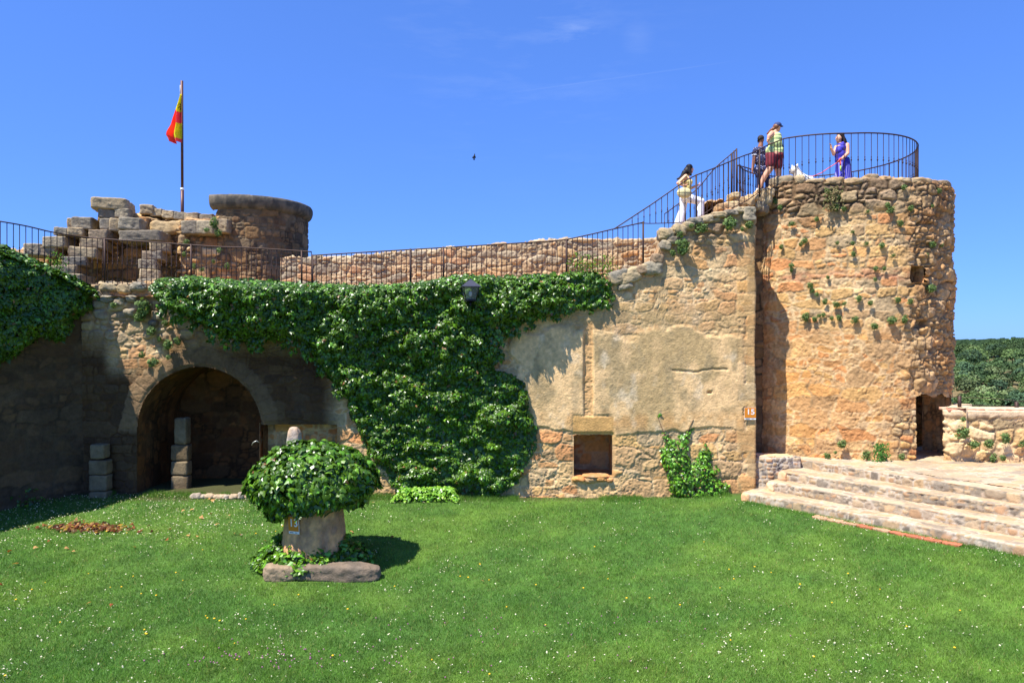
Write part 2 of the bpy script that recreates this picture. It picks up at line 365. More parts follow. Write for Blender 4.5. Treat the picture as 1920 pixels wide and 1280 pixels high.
# ------------------------------------------------------------------ ground
def gz(X, Y):
    X = np.asarray(X, float); Y = np.asarray(Y, float)
    z = np.where(Y > 11, .068*(np.minimum(Y, 16.4)-11), .03*(np.maximum(Y, 0)-11))
    a = np.array([5.13, 15.2]); d = np.array([8.44, 11.25])-a; L = np.hypot(*d); d /= L
    s = (X-a[0])*d[0]+(Y-a[1])*d[1]; q = (X-a[0])*d[1]-(Y-a[1])*d[0]      # q<0 on the steps side
    k = np.clip(s/L, -.3, 1.6)
    z = z+(.18+.27*k)*sstep(4.5, .2, np.abs(np.where(q > 0, q, -q)))*sstep(-3.0, .0, s)
    return z+.03*(fbm(X*.7+5, Y*.7, 3, 5)-.5)
xs = np.arange(-22, 20, .08); ys = np.arange(3.5, 18.2, .08)
GX, GY = np.meshgrid(xs, ys, indexing='ij'); GZ = gz(GX, GY)
def grasscol(X, Y):
    q = fbm(X*1.1, Y*1.6, 4, 21); q2 = fbm(X*.35+4, Y*.5, 3, 22); q3 = fbm(X*5, Y*5, 2, 23)
    c = lin_mix(np.broadcast_to(lin((92, 130, 50)), X.shape+(3,)), lin((122, 154, 62)), sstep(.3, .75, q)*.6)
    c = lin_mix(c, lin((78, 122, 52)), sstep(.4, .7, q2)*.5)
    q4 = fbm(X*14, Y*14, 2, 24); return c*((.8+.4*q3)*(.72+.56*q4))[..., None]
c = grasscol(GX, GY)*.62
# bare soil at the wall foot
ef = sstep(15.6, 16.0, GY+.25*(fbm(GX*2, GY*2, 3, 4)-.5))
c = lin_mix(c, lin((70, 60, 40)), ef*.8)
V = np.stack([GX, GY, GZ], -1)
obj('lawn', mesh('lawn', V.reshape(-1, 3), gridf(len(xs), len(ys)), M_SOIL, c.reshape(-1, 3)), kind='structure')

# terrain: one sheet to the horizon; a wooded slope rises on the right beyond the castle
def tz(X, Y):
    r = np.hypot(X, Y); a = X/np.maximum(Y, 1)
    base = np.interp(r, [0, 24, 60, 200, 7000], [-3, -3, -14, -18, -20])
    hill = np.interp(Y, [0, 60, 110, 150, 200, 260, 330, 600, 1000, 1600, 7000], [-14, -14, -11, -7.5, -3.2, -.5, -6, -8, 1.0, -18, -20])
    hill = hill-1.2+2.4*sstep(.665, .74, a)*sstep(120, 240, Y)+(fbm(X*.02, Y*.02, 3, 71)-.5)*2.4*sstep(60, 120, Y)
    k = sstep(-.2, .45, a)*sstep(5, 60, Y)
    return base*(1-k)+hill*k
rr = np.concatenate([np.linspace(0, 60, 31)[1:], np.geomspace(62, 7000, 120)]); aa = np.linspace(0, 2*math.pi, 361)[:-1]
A, R_ = np.meshgrid(aa, rr, indexing='ij'); TX = R_*np.sin(A); TY = R_*np.cos(A); TZ = tz(TX, TY)
TZ = np.where(R_ < 24, -3.0, TZ)
n_ = fbm(TX*.05, TY*.05, 4, 75)
tcl = lin_mix(np.broadcast_to(lin((120, 104, 72)), TX.shape+(3,)), lin((66, 84, 44)), sstep(.38, .6, n_))
obj('terrain', mesh('terrain', np.stack([TX, TY, TZ], -1).reshape(-1, 3), gridf(len(aa), len(rr), True), M_SOIL, tcl.reshape(-1, 3)), kind='structure')

# ------------------------------------------------------------------ castle walls
WA = np.array([-10.31, 16.4]); WB = np.array([5.65, 15.9])
def Yw(px):            # depth of the main wall plane under a photo column
    a = (np.asarray(px, float)-960)/F; m = (WB[1]-WA[1])/(WB[0]-WA[0]); return (WA[1]-m*WA[0])/(1-m*a)
def WP(px, py, out=0): Y = float(Yw(px))-out; return W(px, py, Y)
TOPM = np.array([(100, 536), (155, 536), (215, 531), (275, 532), (700, 532), (1130, 530), (1150, 520), (1185, 508), (1225, 499), (1247, 436), (1262, 428), (1290, 423), (1330, 412), (1370, 403), (1412, 393), (1500, 393)])
def ztop_main(s, P):
    px = 960+F*P[:, 0]/P[:, 1]; py = np.interp(px, TOPM[:, 0], TOPM[:, 1])
    z = CAMZ+(640-py)/F*P[:, 1]
    k = P[:, 1] > 15.93; k &= P[:, 0] > 5.5; z[k] = CAMZ+(640-393)/F*15.9
    return z+.05*(fbm(s*3.1, s*0, 3, 9)-.5)*2+.05*(hsh(np.floor(s/.33), np.floor(s*0), 3)-.5)
def in_arch(px, py, g=0):
    return ((px > 258-g) & (px < 490+g) & (py > 804)) | ((np.hypot(px-374, (py-804)) < 116+g) & (py <= 806))
def hole_main(U, Z, px, py):
    return (in_arch(px, py) | ((px > 1077) & (px < 1147.5) & (py > 815) & (py < 892)) | ((px > 490) & (px < 631) & (py > 796))) & (U < 15.9)
def f_main(U, Z, px, py):
    n = fbm(U*1.7, Z*1.7, 4, 101); n2 = fbm(U*5, Z*5, 3, 102)
    hA, cA = style(U, Z, 110, TAN, MORT, su=.52, sv=.26, split=.5, jw=.024, relief=.020, rough=.022, wp=.09, p=3.2, flush=.004)
    cA = lin_mix(cA, lin((214, 180, 132))*(.72+.56*n2)[..., None], .28)
    # upper, more open rubble with grey lichen
    hT, cT = style(U, Z, 130, GREY, MORTD, su=.42, sv=.25, split=.35, jw=.045, relief=.06, rough=.02, wp=.07)
    tm = sstep(492, 440, py+60*(n-.5))*sstep(1130, 1240, px); tl = sstep(700, 560, px)*sstep(700, 600, py)
    tm = np.maximum(tm*.8, tl); h = hA*(1-tm)+hT*tm; c = lin_mix(cA, lin_mix(cT, cA, .25), tm)
    # warm orange patches
    c = lin_mix(c, c*np.array([1.08, .88, .70]), sstep(.5, .7, fbm(U*.9+3, Z*1.3, 3, 103))*.6)
    # big squared blocks low down
    hB, cB = style(U, Z+.07, 150, ORG, MORT*.9, su=.78, sv=.42, split=.5, jw=.028, relief=.022, rough=.030, wp=.07, p=3.6, flush=.006)
    bm = sstep(-6, 6, py-806+14*(n2-.5)); cB = lin_mix(cB, lin((216, 178, 126))*(.72+.56*n2)[..., None], .3); h = h*(1-bm)+hB*bm; c = lin_mix(c, cB, bm)
    # cut stone on the left, its deep shade darkened into the colour
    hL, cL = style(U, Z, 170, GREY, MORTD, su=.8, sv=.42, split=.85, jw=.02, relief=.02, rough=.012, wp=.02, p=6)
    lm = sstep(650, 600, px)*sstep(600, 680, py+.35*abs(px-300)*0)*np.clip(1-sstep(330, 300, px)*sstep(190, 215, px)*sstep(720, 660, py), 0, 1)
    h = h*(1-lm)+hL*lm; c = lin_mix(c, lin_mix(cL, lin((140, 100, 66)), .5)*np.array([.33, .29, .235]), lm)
    # voussoirs round the arch
    rr = np.hypot(px-374, py-804); an = np.arctan2(804-py, px-374)
    vm = sstep(2, -2, np.abs(rr-133)-17-16*(n2-.5))*sstep(818, 800, py+20*(n2-.5))*.75; j = np.abs(((an/math.pi*15) % 1)-.5)
    h = h*(1-vm)+vm*(.03-.025*sstep(.46, .49, j)+.02*(fbm(U*12, Z*12, 3, 5)-.5)); c = lin_mix(c, lin((150, 122, 88))*.62*(.7+.6*n2)[..., None]*(1+.7*sstep(340, 300, px))[..., None], vm*.85)  # ring colour painted dark for shade, brighter where the sun patch falls
    # old plaster, weathered to grey
    pe = 44*(fbm(U*2.3, Z*2.6, 5, 104)-.5)
    pm = sstep(-5, 3, px-968+pe)*sstep(6, -3, px-1393+pe*.35)*sstep(-9, 5, py-(628+10*np.sin(U*2.1))+pe*1.1)*sstep(4, -2, py-(806-6*np.sin(U*1.3+1))+pe*.55)
    pm *= 1-sstep(3, -2, np.abs(px-1103)-8+pe*.08)*sstep(800, 780, py)
    pm *= 1-sstep(4, -3, np.abs(px-1112)-38+pe*.3)*sstep(774, 784, py)
    g1 = fbm(U*1.1+8, Z*.8, 4, 105); g2 = fbm(U*14, Z*14, 3, 106); g3 = fbm(U*3.3, Z*2.5, 4, 107)
    pc = lin_mix(np.broadcast_to(lin((232, 192, 138)), c.shape), lin((190, 160, 112)), sstep(.38, .62, g1+.5*(g3-.5)))
    pc = lin_mix(pc, lin((150, 134, 104)), sstep(.55, .75, g3)*.4+.35*sstep(60, 0, np.abs(px-1150))*sstep(.4, .6, g1))
    pc = lin_mix(pc, lin((214, 160, 98)), sstep(30, 0, np.abs(py-790))*sstep(.4, .6, g3)*.6)
    pc = lin_mix(pc, lin((224, 204, 172)), sstep(.6, .8, fbm(U*3.2+40, Z*2.2, 5, 108))*.5)*(.78+.44*g2)[..., None]
    ph = .042+.012*(g3-.5)+.008*(g2-.5)
    ph = ph-.03*sstep(2.2, .6, np.abs(py-694-1.0*np.sin(U*4)-9*(n2-.5)))*sstep(1255, 1262, px)*sstep(1368, 1360, px)
    h = h*(1-pm)+ph*pm; c = lin_mix(c, pc, pm)
    sf = sstep(520, 610, py+1.2*pe)*sstep(960, 1010, px)*sstep(1396, 1380, px)*(1-bm); c = lin_mix(c, pc*1.0, sf*.6*(1-pm)); h = h*(1-.35*sf*(1-pm))
    # the chase left by a beam
    cm = sstep(2, -1, np.abs(px-1103)-8)*sstep(600, 610, py)*sstep(796, 780, py)
    h = h-.02*cm; c = lin_mix(c, lin((198, 152, 98))*(.75+.5*n2)[..., None], cm*.6)
    # lintel over the square opening
    li = sstep(2, -2, np.abs(px-1112)-38)*sstep(2, -2, np.abs(py-797)-17-6*(n2-.5)); h = h*(1-li)+.03*li+.01*li*(n2-.5); c = lin_mix(c, lin((206, 160, 98))*(.8+.4*n2)[..., None], li)
    # quoins down the end of the wall
    qm = sstep(-2, 2, px-1391-9*np.sign(np.sin(py/13.5)))*(U < 15.98)
    yq = (py/33+.3) % 1; jq = sstep(.04, .0, np.minimum(yq, 1-yq)); k = hsh(np.floor(py/33+.3), np.floor(py*0), 77)
    qc = lin_mix(np.broadcast_to(lin((206, 166, 108)), c.shape), lin((160, 140, 104)), k)*(.78+.44*n2)[..., None]
    qm = qm*.75; h = h*(1-qm)+qm*(.03+.005*k-.012*jq+.012*(fbm(U*9, Z*9, 3, 8)-.5)); c = lin_mix(c, lin_mix(qc, MDARK, jq*.35), qm*.7)
    # the return face of the wall end
    rm = sstep(15.97, 16.0, U); c = lin_mix(c, lin((186, 132, 84))*(.7+.6*n2)[..., None], rm*.7)
    # weather stains on the upper wall
    st = sstep(.5, .75, fbm(U*2.5, Z*.7, 4, 109))*sstep(640, 480, py); c = c*(1-.35*st)[..., None]
    h = h+.05*(fbm(U*.8, Z*.8, 3, 190)-.5)*(1-pm)
    # the wall face is dressed flush round the openings
    da = np.where(py > 804, np.minimum(np.abs(px-258), np.abs(px-490)), np.abs(np.hypot(px-374, py-804)-116))
    def dr(x0, y0, x1, y1): return np.hypot(np.maximum(np.maximum(x0-px, px-x1), 0), np.maximum(np.maximum(y0-py, py-y1), 0))
    dd = np.minimum(np.minimum(da, dr(1077, 815, 1147, 892)), dr(490, 796, 631, 960)); h = h*sstep(1.5, 8, dd)
    # beam sockets
    for (a, b, w_, q) in ((1330, 735, 3, 2), (438, 720, 7, 5)):
        h = h-.1*sstep(1, -1, np.maximum(np.abs(px-a)/w_, np.abs(py-b)/q)-1)
    return h, c
main_wall = thing('courtyard_wall', 'long tan stone courtyard wall with arched alcove, plaster panel and square opening behind the lawn', 'wall', loc=(-2, 16.2, .2))
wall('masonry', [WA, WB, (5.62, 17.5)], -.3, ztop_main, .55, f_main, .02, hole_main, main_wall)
# openings
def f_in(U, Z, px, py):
    h, c = style(U, Z, 210, BRN, MORTD, su=.6, sv=.35, split=.6, jw=.03, relief=.02, rough=.015, p=4); return h, c*np.array([.36, .27, .19])  # the alcove's dark shade is put into its stone colour
def f_in2(U, Z, px, py):
    h, c = style(U, Z, 220, ORG, MORT*.8, su=.5, sv=.3, split=.5, jw=.03, relief=.012, rough=.015); return h, c*.9
nrm = np.array([-(WB-WA)[1], (WB-WA)[0]]); nrm = -nrm/np.linalg.norm(nrm)
ol = [WP(255, 960)]+[WP(255, 806)]+[WP(374-119*math.cos(a), 804-119*math.sin(a)) for a in np.linspace(0, math.pi, 40)]+[WP(493, 806), WP(493, 960)]
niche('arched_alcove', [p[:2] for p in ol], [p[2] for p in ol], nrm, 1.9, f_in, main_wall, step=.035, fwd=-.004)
def rect_niche(name, x0, y0, x1, y1, depth, fn=f_in2, close=True):
    q = [(x0, y1), (x0, y0), (x1, y0), (x1, y1)]+([(x0, y1)] if close else [])
    p = [WP(*a) for a in q]; return niche(name, [a[:2] for a in p], [a[2] for a in p], nrm, depth, fn, main_wall, step=.025, fwd=-.004)
o1 = rect_niche('square_opening', 1074, 811.5, 1151, 896, 1.1); 
p = [WP(*a) for a in ((1076.5, 893), (1148, 893))]
rect_niche('shallow_recess', 486, 792.5, 635, 960, .32, f_in2, False)
mb = MB()       # back of the square opening and broken stones on its sill
a, b = WP(1070, 893), WP(1155, 893); yb = a[1]+1.08
gx, gzz = np.meshgrid(np.linspace(a[0]-.1, b[0]+.1, 30), np.linspace(a[2]-.1, a[2]+1.2, 30), indexing='ij')
h, c = f_in2(gx, gzz, gx, gx); mb.add(np.stack([gx, yb-h, gzz], -1).reshape(-1, 3), gridf(30, 30), c.reshape(-1, 3))
obj('opening_back', mb.me('opening_back', M_STONE), main_wall)
mb = MB()
for i, (x, y, w_, hh) in enumerate([(1085, 898, 30, 9), (1108, 899, 26, 12), (1128, 897, 24, 10), (1143, 900, 16, 9), (1118, 893, 50, 5)]):
    p = WP(x, y, .0); rock(mb, p+[0, .12, 0], (w_/78, .42, hh/78), 300+i, ORG, boxy=3, rough=.14)
obj('sill', mb.me('sill', M_STONE), main_wall)
# grey coping boulders where the wall climbs, and loose stones along its upper edge
CP = [(1160, 520, 40, 26, -.3), (1178, 518, 44, 28, -.35), (1203, 506, 28, 18, -.3), (1222, 504, 36, 26, -.1), (1170, 538, 30, 12, -.3), (1232, 487, 22, 20, .2), (1247, 440, 26, 22, 0), (1272, 432, 24, 20, .2), (1289, 426, 20, 16, .1),
      (1303, 417, 30, 14, 0), (1322, 413, 26, 15, -.1), (1345, 405, 30, 12, 0), (1368, 401, 26, 12, -.1), (1385, 396, 20, 12, 0), (1400, 404, 23, 26, 0), (1258, 452, 24, 16, 0), (1245, 462, 20, 20, .2)]
for i, (x, y, w_, hh, tl) in enumerate(CP):
    rockobj('coping_stone', WP(x, y, -.12), (w_/77, .5, hh/77), 320+i, GREY, main_wall, boxy=4.5 if i != 14 else 10, rough=.12, tilt=tl, n=19)
# crenel-like stones on the shaded stretch by the arch
for i, (x, y, w_, hh) in enumerate([(208, 538, 40, 18), (236, 541, 32, 22), (262, 538, 34, 18), (205, 560, 26, 16), (228, 566, 20, 18), (250, 560, 22, 14), (247, 586, 24, 16), (272, 590, 20, 16), (290, 606, 18, 12)]):
    rockobj('coping_stone', WP(x, y, -.02), (w_/78, .34, hh/78), 350+i, GREY, main_wall, boxy=3, rough=.16)

# left side wall, coming towards the viewer
LD = np.array([-2.85, -4.2]); LD /= np.linalg.norm(LD); LN = np.array([-LD[1], LD[0]])     # LN faces the lawn
def LP(s, z, out=0): q = WA+LD*s+LN*out; return np.array([q[0], q[1], z])
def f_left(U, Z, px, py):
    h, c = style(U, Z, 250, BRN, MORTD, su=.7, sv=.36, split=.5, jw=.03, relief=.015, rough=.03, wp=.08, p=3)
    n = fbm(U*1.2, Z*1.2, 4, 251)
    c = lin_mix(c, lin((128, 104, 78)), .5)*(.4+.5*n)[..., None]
    return h*.6+.05*(n-.5), c*.55  # deep shade over this wall is darkened into its colour
lw = thing('side_wall', 'deeply shaded plastered stone wall along the left edge under hanging ivy', 'wall', loc=tuple(LP(2, .1)))
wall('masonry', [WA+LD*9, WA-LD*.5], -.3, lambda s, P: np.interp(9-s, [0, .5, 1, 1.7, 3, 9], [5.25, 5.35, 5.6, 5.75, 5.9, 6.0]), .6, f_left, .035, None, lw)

# parapet behind the walkway
def f_par(U, Z, px, py):
    h, c = style(U, Z, 270, np.concatenate([TAN, GREY]), MORT*.8, su=.42, sv=.2, split=.35, jw=.03, relief=.045, rough=.030, wp=.09, p=3.2)
    n = fbm(U*2, Z*2, 4, 271); tp = sstep(.1, .0, np.abs(py-0)*0+fbm(U*1.5, Z*3, 3, 272)*.0+.05)
    return h, lin_mix(c, lin((172, 152, 124))*(.7+.6*n)[..., None], .45)
par = thing('walkway_parapet', 'low rubble parapet rising behind the iron railing of the wall walk', 'wall', loc=(-.5, 17.9, 5))
PT = np.array([(520, 486), (560, 483), (700, 477), (800, 468), (900, 462), (1000, 452), (1060, 448), (1120, 449), (1180, 451), (1260, 446), (1330, 446)])
def zt_par(s, P):
    px = 960+F*P[:, 0]/P[:, 1]; return CAMZ+(640-np.interp(px, PT[:, 0], PT[:, 1]))/F*P[:, 1]+.06*(fbm(s*3, s*0, 3, 5)-.5)+.04*(hsh(np.floor(s/.27), np.floor(s*0), 5)-.5)
wall('masonry', [W(526, 0, 17.9)[:2], W(1330, 0, 17.9)[:2]], 4.9, zt_par, .55, f_par, .022, None, par)
# walkway floor (a part of the courtyard wall)
ux, uy = np.meshgrid(np.linspace(-10.2, 5.6, 160), np.linspace(16.2, 18.2, 20), indexing='ij')
h, c = style(ux, uy, 290, TAN, MORT*.9, su=.5, sv=.35, relief=.01)
obj('walkway', mesh('walkway', np.stack([ux, uy, 5.05+h+.1*sstep(1, 4, ux)], -1).reshape(-1, 3), gridf(160, 20), M_PAVE, c.reshape(-1, 3)), main_wall)
# stair up to the tower
stair = thing('tower_stair', 'stone stair rising behind the stepped wall top towards the round tower', 'stairs', loc=(4.2, 17.3, 5.2))
for i in range(12):
    x0 = 2.6+i*.33; z1 = 5.35+i*.205
    dp = 1.7 if x0 < 4.9 else .8; mb = MB(); rock(mb, (x0+.16, 18.3-dp/2, (z1+4.9)/2), (.36, dp, z1-4.9), 400+i, TAN, boxy=14, rough=.02)
    obj('step', mb.me('step', M_STONE), stair)
for i, (x, y, w_, hh) in enumerate([(1392, 378, 46, 22), (1370, 386, 30, 22), (1412, 372, 40, 20), (1432, 362, 36, 22), (1375, 366, 20, 14), (1352, 388, 24, 18)]):
    rockobj('boulder', W(x, y+3, 16.9), (w_/90, .5, hh/90), 430+i, lin_mix(TAN, GREY[[0, 1, 2, 3, 4, 5, 0, 2]], .35), stair, boxy=5, rough=.12, n=19)

# ------------------------------------------------------------------ big round tower on the right
TW = spline([(6.20, 17.4), (6.42, 16.95), (6.95, 16.6), (7.95, 16.22), (8.95, 16.04), (9.65, 16.1), (10.3, 16.42), (10.95, 17.0), (11.4, 17.9), (11.5, 19), (11.1, 20.4), (9.5, 21.4), (7.2, 21.3), (5.7, 20.2), (5.3, 19)], 14)
def tower_y(px):
    a = (px-960)/F; k = TW[:, 1] < 18.2; q = TW[k]; r = q[:, 0]/q[:, 1]; i = int(np.argmax(r)); return float(np.interp(a, r[:i+1], q[:i+1, 1]))
def TP(px, py, out=0): return W(px, py, tower_y(px)-out)
def zt_tower(s, P):
    z = 7.80+.06*np.sin(s*1.3)+.12*(fbm(s*2.2, s*0, 3, 15)-.5)+.10*(hsh(np.floor(s/.37), np.floor(s*0), 8)-.5)
    return z-.12*sstep(.8, 0, s)
def hole_tower(U, Z, px, py):
    fr = U < 6.6
    d = (px > 1718+(858-py)*-.02) & (px < 1792) & (py > 742+3*np.sin(U*9)) & (py < 864)
    return ((d) | ((px > 1705) & (px < 1731-(528-py)*.1) & (py > 499) & (py < 529)))&fr
def f_tower(U, Z, px, py):
    n = fbm(U*1.6, Z*1.6, 4, 501); n2 = fbm(U*5.5, Z*5.5, 3, 502); n3 = fbm(U*15, Z*13, 3, 503)
    hA, cA = style(U, Z, 510, ORG, MORT, su=.54, sv=.25, split=.45, jw=.024, relief=.020, rough=.028, wp=.08, p=3.2, flush=.004)
    cA = lin_mix(cA, lin((214, 178, 128))*(.7+.6*n2)[..., None], .25)
    hB, cB = style(U, Z, 520, lin_mix(GREY, BRN, .45), MDARK, su=.56, sv=.27, split=.45, jw=.035, relief=.06, rough=.035, wp=.08, p=3.2)
    hC, cC = style(U, Z, 530, ORG, MORT, su=.62, sv=.33, split=.4, jw=.03, relief=.012, rough=.03, wp=.14, p=2.2, flush=.012)
    t = sstep(6.9, 7.35, Z+.5*(n-.5)); h = hA*(1-t)+hB*t; c = lin_mix(cA, cB, t)
    lo = sstep(4.6, 3.9, Z+.6*(n-.5)); h = h*(1-lo)+hC*lo; c = lin_mix(c, lin_mix(cC, lin((212, 166, 108))*(.75+.5*n2)[..., None], .35), lo)
    # warm colouring near the shadow, paler to the right
    wm = sstep(1620, 1480, px)*sstep(.35, .6, fbm(U*.9, Z*.9, 3, 505)); c = lin_mix(c, c*np.array([1.12, .84, .58]), wm*.25)
    # a band of thin reddish courses
    rb = sstep(.2, .05, np.abs(Z-5.52-.1*n))*sstep(.45, .6, fbm(U*3, Z*9, 3, 506)); c = lin_mix(c, lin((186, 120, 88)), rb*.55)
    # the eroded core on the right
    er = sstep(1668, 1725, px+60*(n-.5)); er = er*sstep(2.3, 3.2, Z)
    er = np.where(U > 6.8, 1, er)
    hD, cD = style(U, Z, 540, lin_mix(BRN, ORG[:6], .45), MDARK*1.1, su=.42, sv=.24, split=.4, jw=.035, relief=.045, rough=.045, wp=.12, p=2.6)
    rg = np.abs(fbm(U*2.3, Z*2.3, 4, 507)-.5)*2
    hD = hD-.07*sstep(.25, .0, rg)+.17*(fbm(U*1.3, Z*1.1, 4, 508)-.45)+.03*(n3-.5)
    h = h*(1-er)+hD*er; c = lin_mix(c, cD, er*.8)
    # small rounded rubble by the door
    dm = sstep(1650, 1700, px+30*(n2-.5))*sstep(730, 800, py)*(U < 7)
    hE, cE = style(U, Z, 550, TAN, MORTD, su=.26, sv=.15, split=.3, jw=.03, relief=.045, rough=.02, p=2.6)
    h = h*(1-dm)+hE*dm; c = lin_mix(c, cE, dm)
    # hollow lower down
    ho = sstep(1.1, .6, np.hypot((px-1728)/15, (py-607)/9)); h = h-.22*ho*(U < 7)
    c = c*(1-.35*sstep(.5, .75, fbm(U*2.2, Z*.6, 4, 509))*sstep(5.8, 7.6, Z))[..., None]
    return h+.05*(fbm(U*.7, Z*.7, 3, 511)-.5), c
tower = thing('round_tower', 'tall round tower of orange rubble stone with dark doorway at its foot', 'tower', loc=(8.5, 18.4, 1.2))
wall('masonry', TW, .6, zt_tower, .55, f_tower, .021, hole_tower, tower, back=.5)
k_ = [i for i in range(len(TW)) if TW[i][1] < 17.6]
def tn(px): y = tower_y(px); j = int(np.argmin(np.hypot(TW[:, 0]-(px-960)/F*y, TW[:, 1]-y))); t = TW[j+1]-TW[j-1]; t /= np.linalg.norm(t); return np.array([t[1], -t[0]])
def tniche(name, x0, y0, x1, y1, depth, n):
    q = [(x0, y1), (x0, y0), (x1, y0), (x1, y1), (x0, y1)]; p = [TP(*a) for a in q]
    niche(name, [a[:2] for a in p], [a[2] for a in p], n, depth, lambda U, Z, a, b: (lambda r: (r[0], r[1]*1.15))(style(U, Z, 560, lin_mix(BRN, ORG[:6], .5), MORTD, su=.4, sv=.25, relief=.02, rough=.02)), tower, step=.03, fwd=.0)
tniche('doorway', 1718, 741, 1784, 866, .75, np.array([.42, -.90]))
tniche('window_slit', 1704, 498, 1732, 530, .5, np.array([.3, -.95]))
# tower floor inside the rim
fl = np.array([(x, y) for x, y in TW[::4]]); ce = fl.mean(0); ring = ce+(fl-ce)*.93
v = np.vstack([np.c_[ring, np.full(len(ring), 7.62)], [[*ce, 7.66]]]); n = len(ring)
obj('terrace_floor', mesh('terrace_floor', v, np.array([[i, (i+1) % n, n] for i in range(n)]), M_PAVE, np.broadcast_to(lin((190, 160, 120)), v.shape)), tower)
rng = random.Random(5)
d = 0; i = 0; sP, PP, NN = path_pts(TW, .02)
while d < 7.8:
    w_ = rng.uniform(.22, .62); j = min(len(sP)-1, int((d+w_/2)/.02)); q = PP[j]-NN[j]*rng.uniform(.2, .3); hh = rng.uniform(.14, .25)
    ang = math.atan2(-NN[j][0]*-1, -NN[j][1]*1)
    rockobj('coping_stone', (q[0], q[1], float(zt_tower(sP[j:j+1], None)[0])+hh*.22), (w_*1.02, .55, hh), 600+i, lin_mix(GREY, TAN[:6], .35), tower, rz=math.atan2(NN[j][0], -NN[j][1]), boxy=3.8, rough=.12)
    d += w_; i += 1
# link wall between courtyard wall and tower, the gap's shade darkened into its colour
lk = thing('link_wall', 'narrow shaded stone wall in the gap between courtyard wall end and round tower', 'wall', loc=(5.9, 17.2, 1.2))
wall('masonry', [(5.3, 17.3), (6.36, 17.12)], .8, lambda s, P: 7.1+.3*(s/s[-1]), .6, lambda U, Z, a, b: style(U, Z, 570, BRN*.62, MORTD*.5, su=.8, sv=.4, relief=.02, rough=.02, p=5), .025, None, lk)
for i, (x, y, w_, hh) in enumerate([(1421, 386, 22, 22), (1434, 378, 24, 24), (1428, 394, 22, 18)]):
    rockobj('coping_stone', W(x, y, 16.9), (w_/76, .5, hh/76), 640+i, GREY, lk, boxy=3, rough=.15)

# ------------------------------------------------------------------ ruins on the left
TLc = np.array([-7.65, 20.1]); TR = 1.56
rt = thing('small_round_tower', 'small round stone turret with heavy projecting cornice left of centre', 'tower', loc=(TLc[0], TLc[1], 4.9))
ang = np.linspace(math.radians(-190), math.radians(60), 90)
arc = [TLc+TR*np.array([math.cos(a), math.sin(a)]) for a in ang]
def f_rt(U, Z, px, py):
    h, c = style(U, Z, 580, BRN, MORTD, su=.46, sv=.34, split=.75, jw=.03, relief=.05, rough=.03, p=4, jit=.4, wp=.03)
    hi = sstep(5.9, 6.9, Z+.4*(U-2)); c = lin_mix(c, c*np.array([.55, .58, .62]), hi); return h*(1-.5*hi), c  # shade below the cornice painted in, darker towards top and right
def f_cor(U, Z, px, py):
    n = fbm(U*6, Z*6, 4, 3); j = np.abs(((U*1.7) % 1)-.5)
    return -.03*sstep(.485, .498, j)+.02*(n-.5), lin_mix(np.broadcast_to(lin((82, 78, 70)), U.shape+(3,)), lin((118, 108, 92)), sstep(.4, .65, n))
ZC = CAMZ+(640-365)/F*(TLc[1]-TR-.16)
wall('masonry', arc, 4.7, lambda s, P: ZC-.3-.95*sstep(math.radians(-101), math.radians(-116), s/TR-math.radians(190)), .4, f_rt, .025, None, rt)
rc = [TLc+(TR+.12)*np.array([math.cos(a), math.sin(a)]) for a in np.linspace(math.radians(-110), math.radians(60), 90)]
s_, P_, N_ = path_pts(rc, .03)
prof = [(-.16, -.36), (-.08, -.33), (-.01, -.27), (.02, -.2), (.035, -.12), (.035, -.04), (.02, .01), (-.02, .03), (-.25, .03), (-.7, .0), (-1.5, -.02)]
U = np.repeat(s_[:, None], len(prof), 1); O = np.array([p[0] for p in prof])[None]; Zp = np.array([p[1] for p in prof])[None]
h, c = f_cor(U, ZC+Zp+0*U, 0, 0); O2 = O+h*1.2; Zj = ZC+Zp+h*.6
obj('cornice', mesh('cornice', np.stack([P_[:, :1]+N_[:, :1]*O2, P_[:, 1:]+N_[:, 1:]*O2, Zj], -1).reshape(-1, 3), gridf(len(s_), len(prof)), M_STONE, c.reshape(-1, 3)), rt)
ru = thing('ruined_gatehouse', 'broken stepped stone ruin with grey blocks behind the left railing', 'ruin', loc=(-11.5, 18.6, 4.9))
RT = np.array([(-60, 470), (30, 466), (45, 470), (60, 479), (84, 478), (85, 462), (103, 461), (104, 441), (123, 440), (124, 426), (168, 424), (184, 420), (186, 394), (240, 395), (250, 396), (262, 402), (282, 406), (300, 412), (338, 412), (345, 408), (398, 411), (402, 404), (418, 402), (440, 402)])
def zt_r(s, P):
    px = 960+F*P[:, 0]/P[:, 1]; return CAMZ+(640-np.interp(px, RT[:, 0], RT[:, 1]))/F*P[:, 1]-.05
def f_r(U, Z, px, py):
    h, c = style(U, Z, 590, np.concatenate([BRN, TAN[:3]]), MORTD*.9, su=.44, sv=.30, split=.6, jw=.05, relief=.09, rough=.03, p=3, jit=.5, wp=.05)
    return h, c
wall('masonry', [W(-60, 0, 18.9)[:2], W(338, 0, 18.9)[:2], W(338, 0, 18.3)[:2]+[0.02, 0], W(440, 0, 18.75)[:2]], 4.7, zt_r, 1.6, f_r, .028, None, ru)
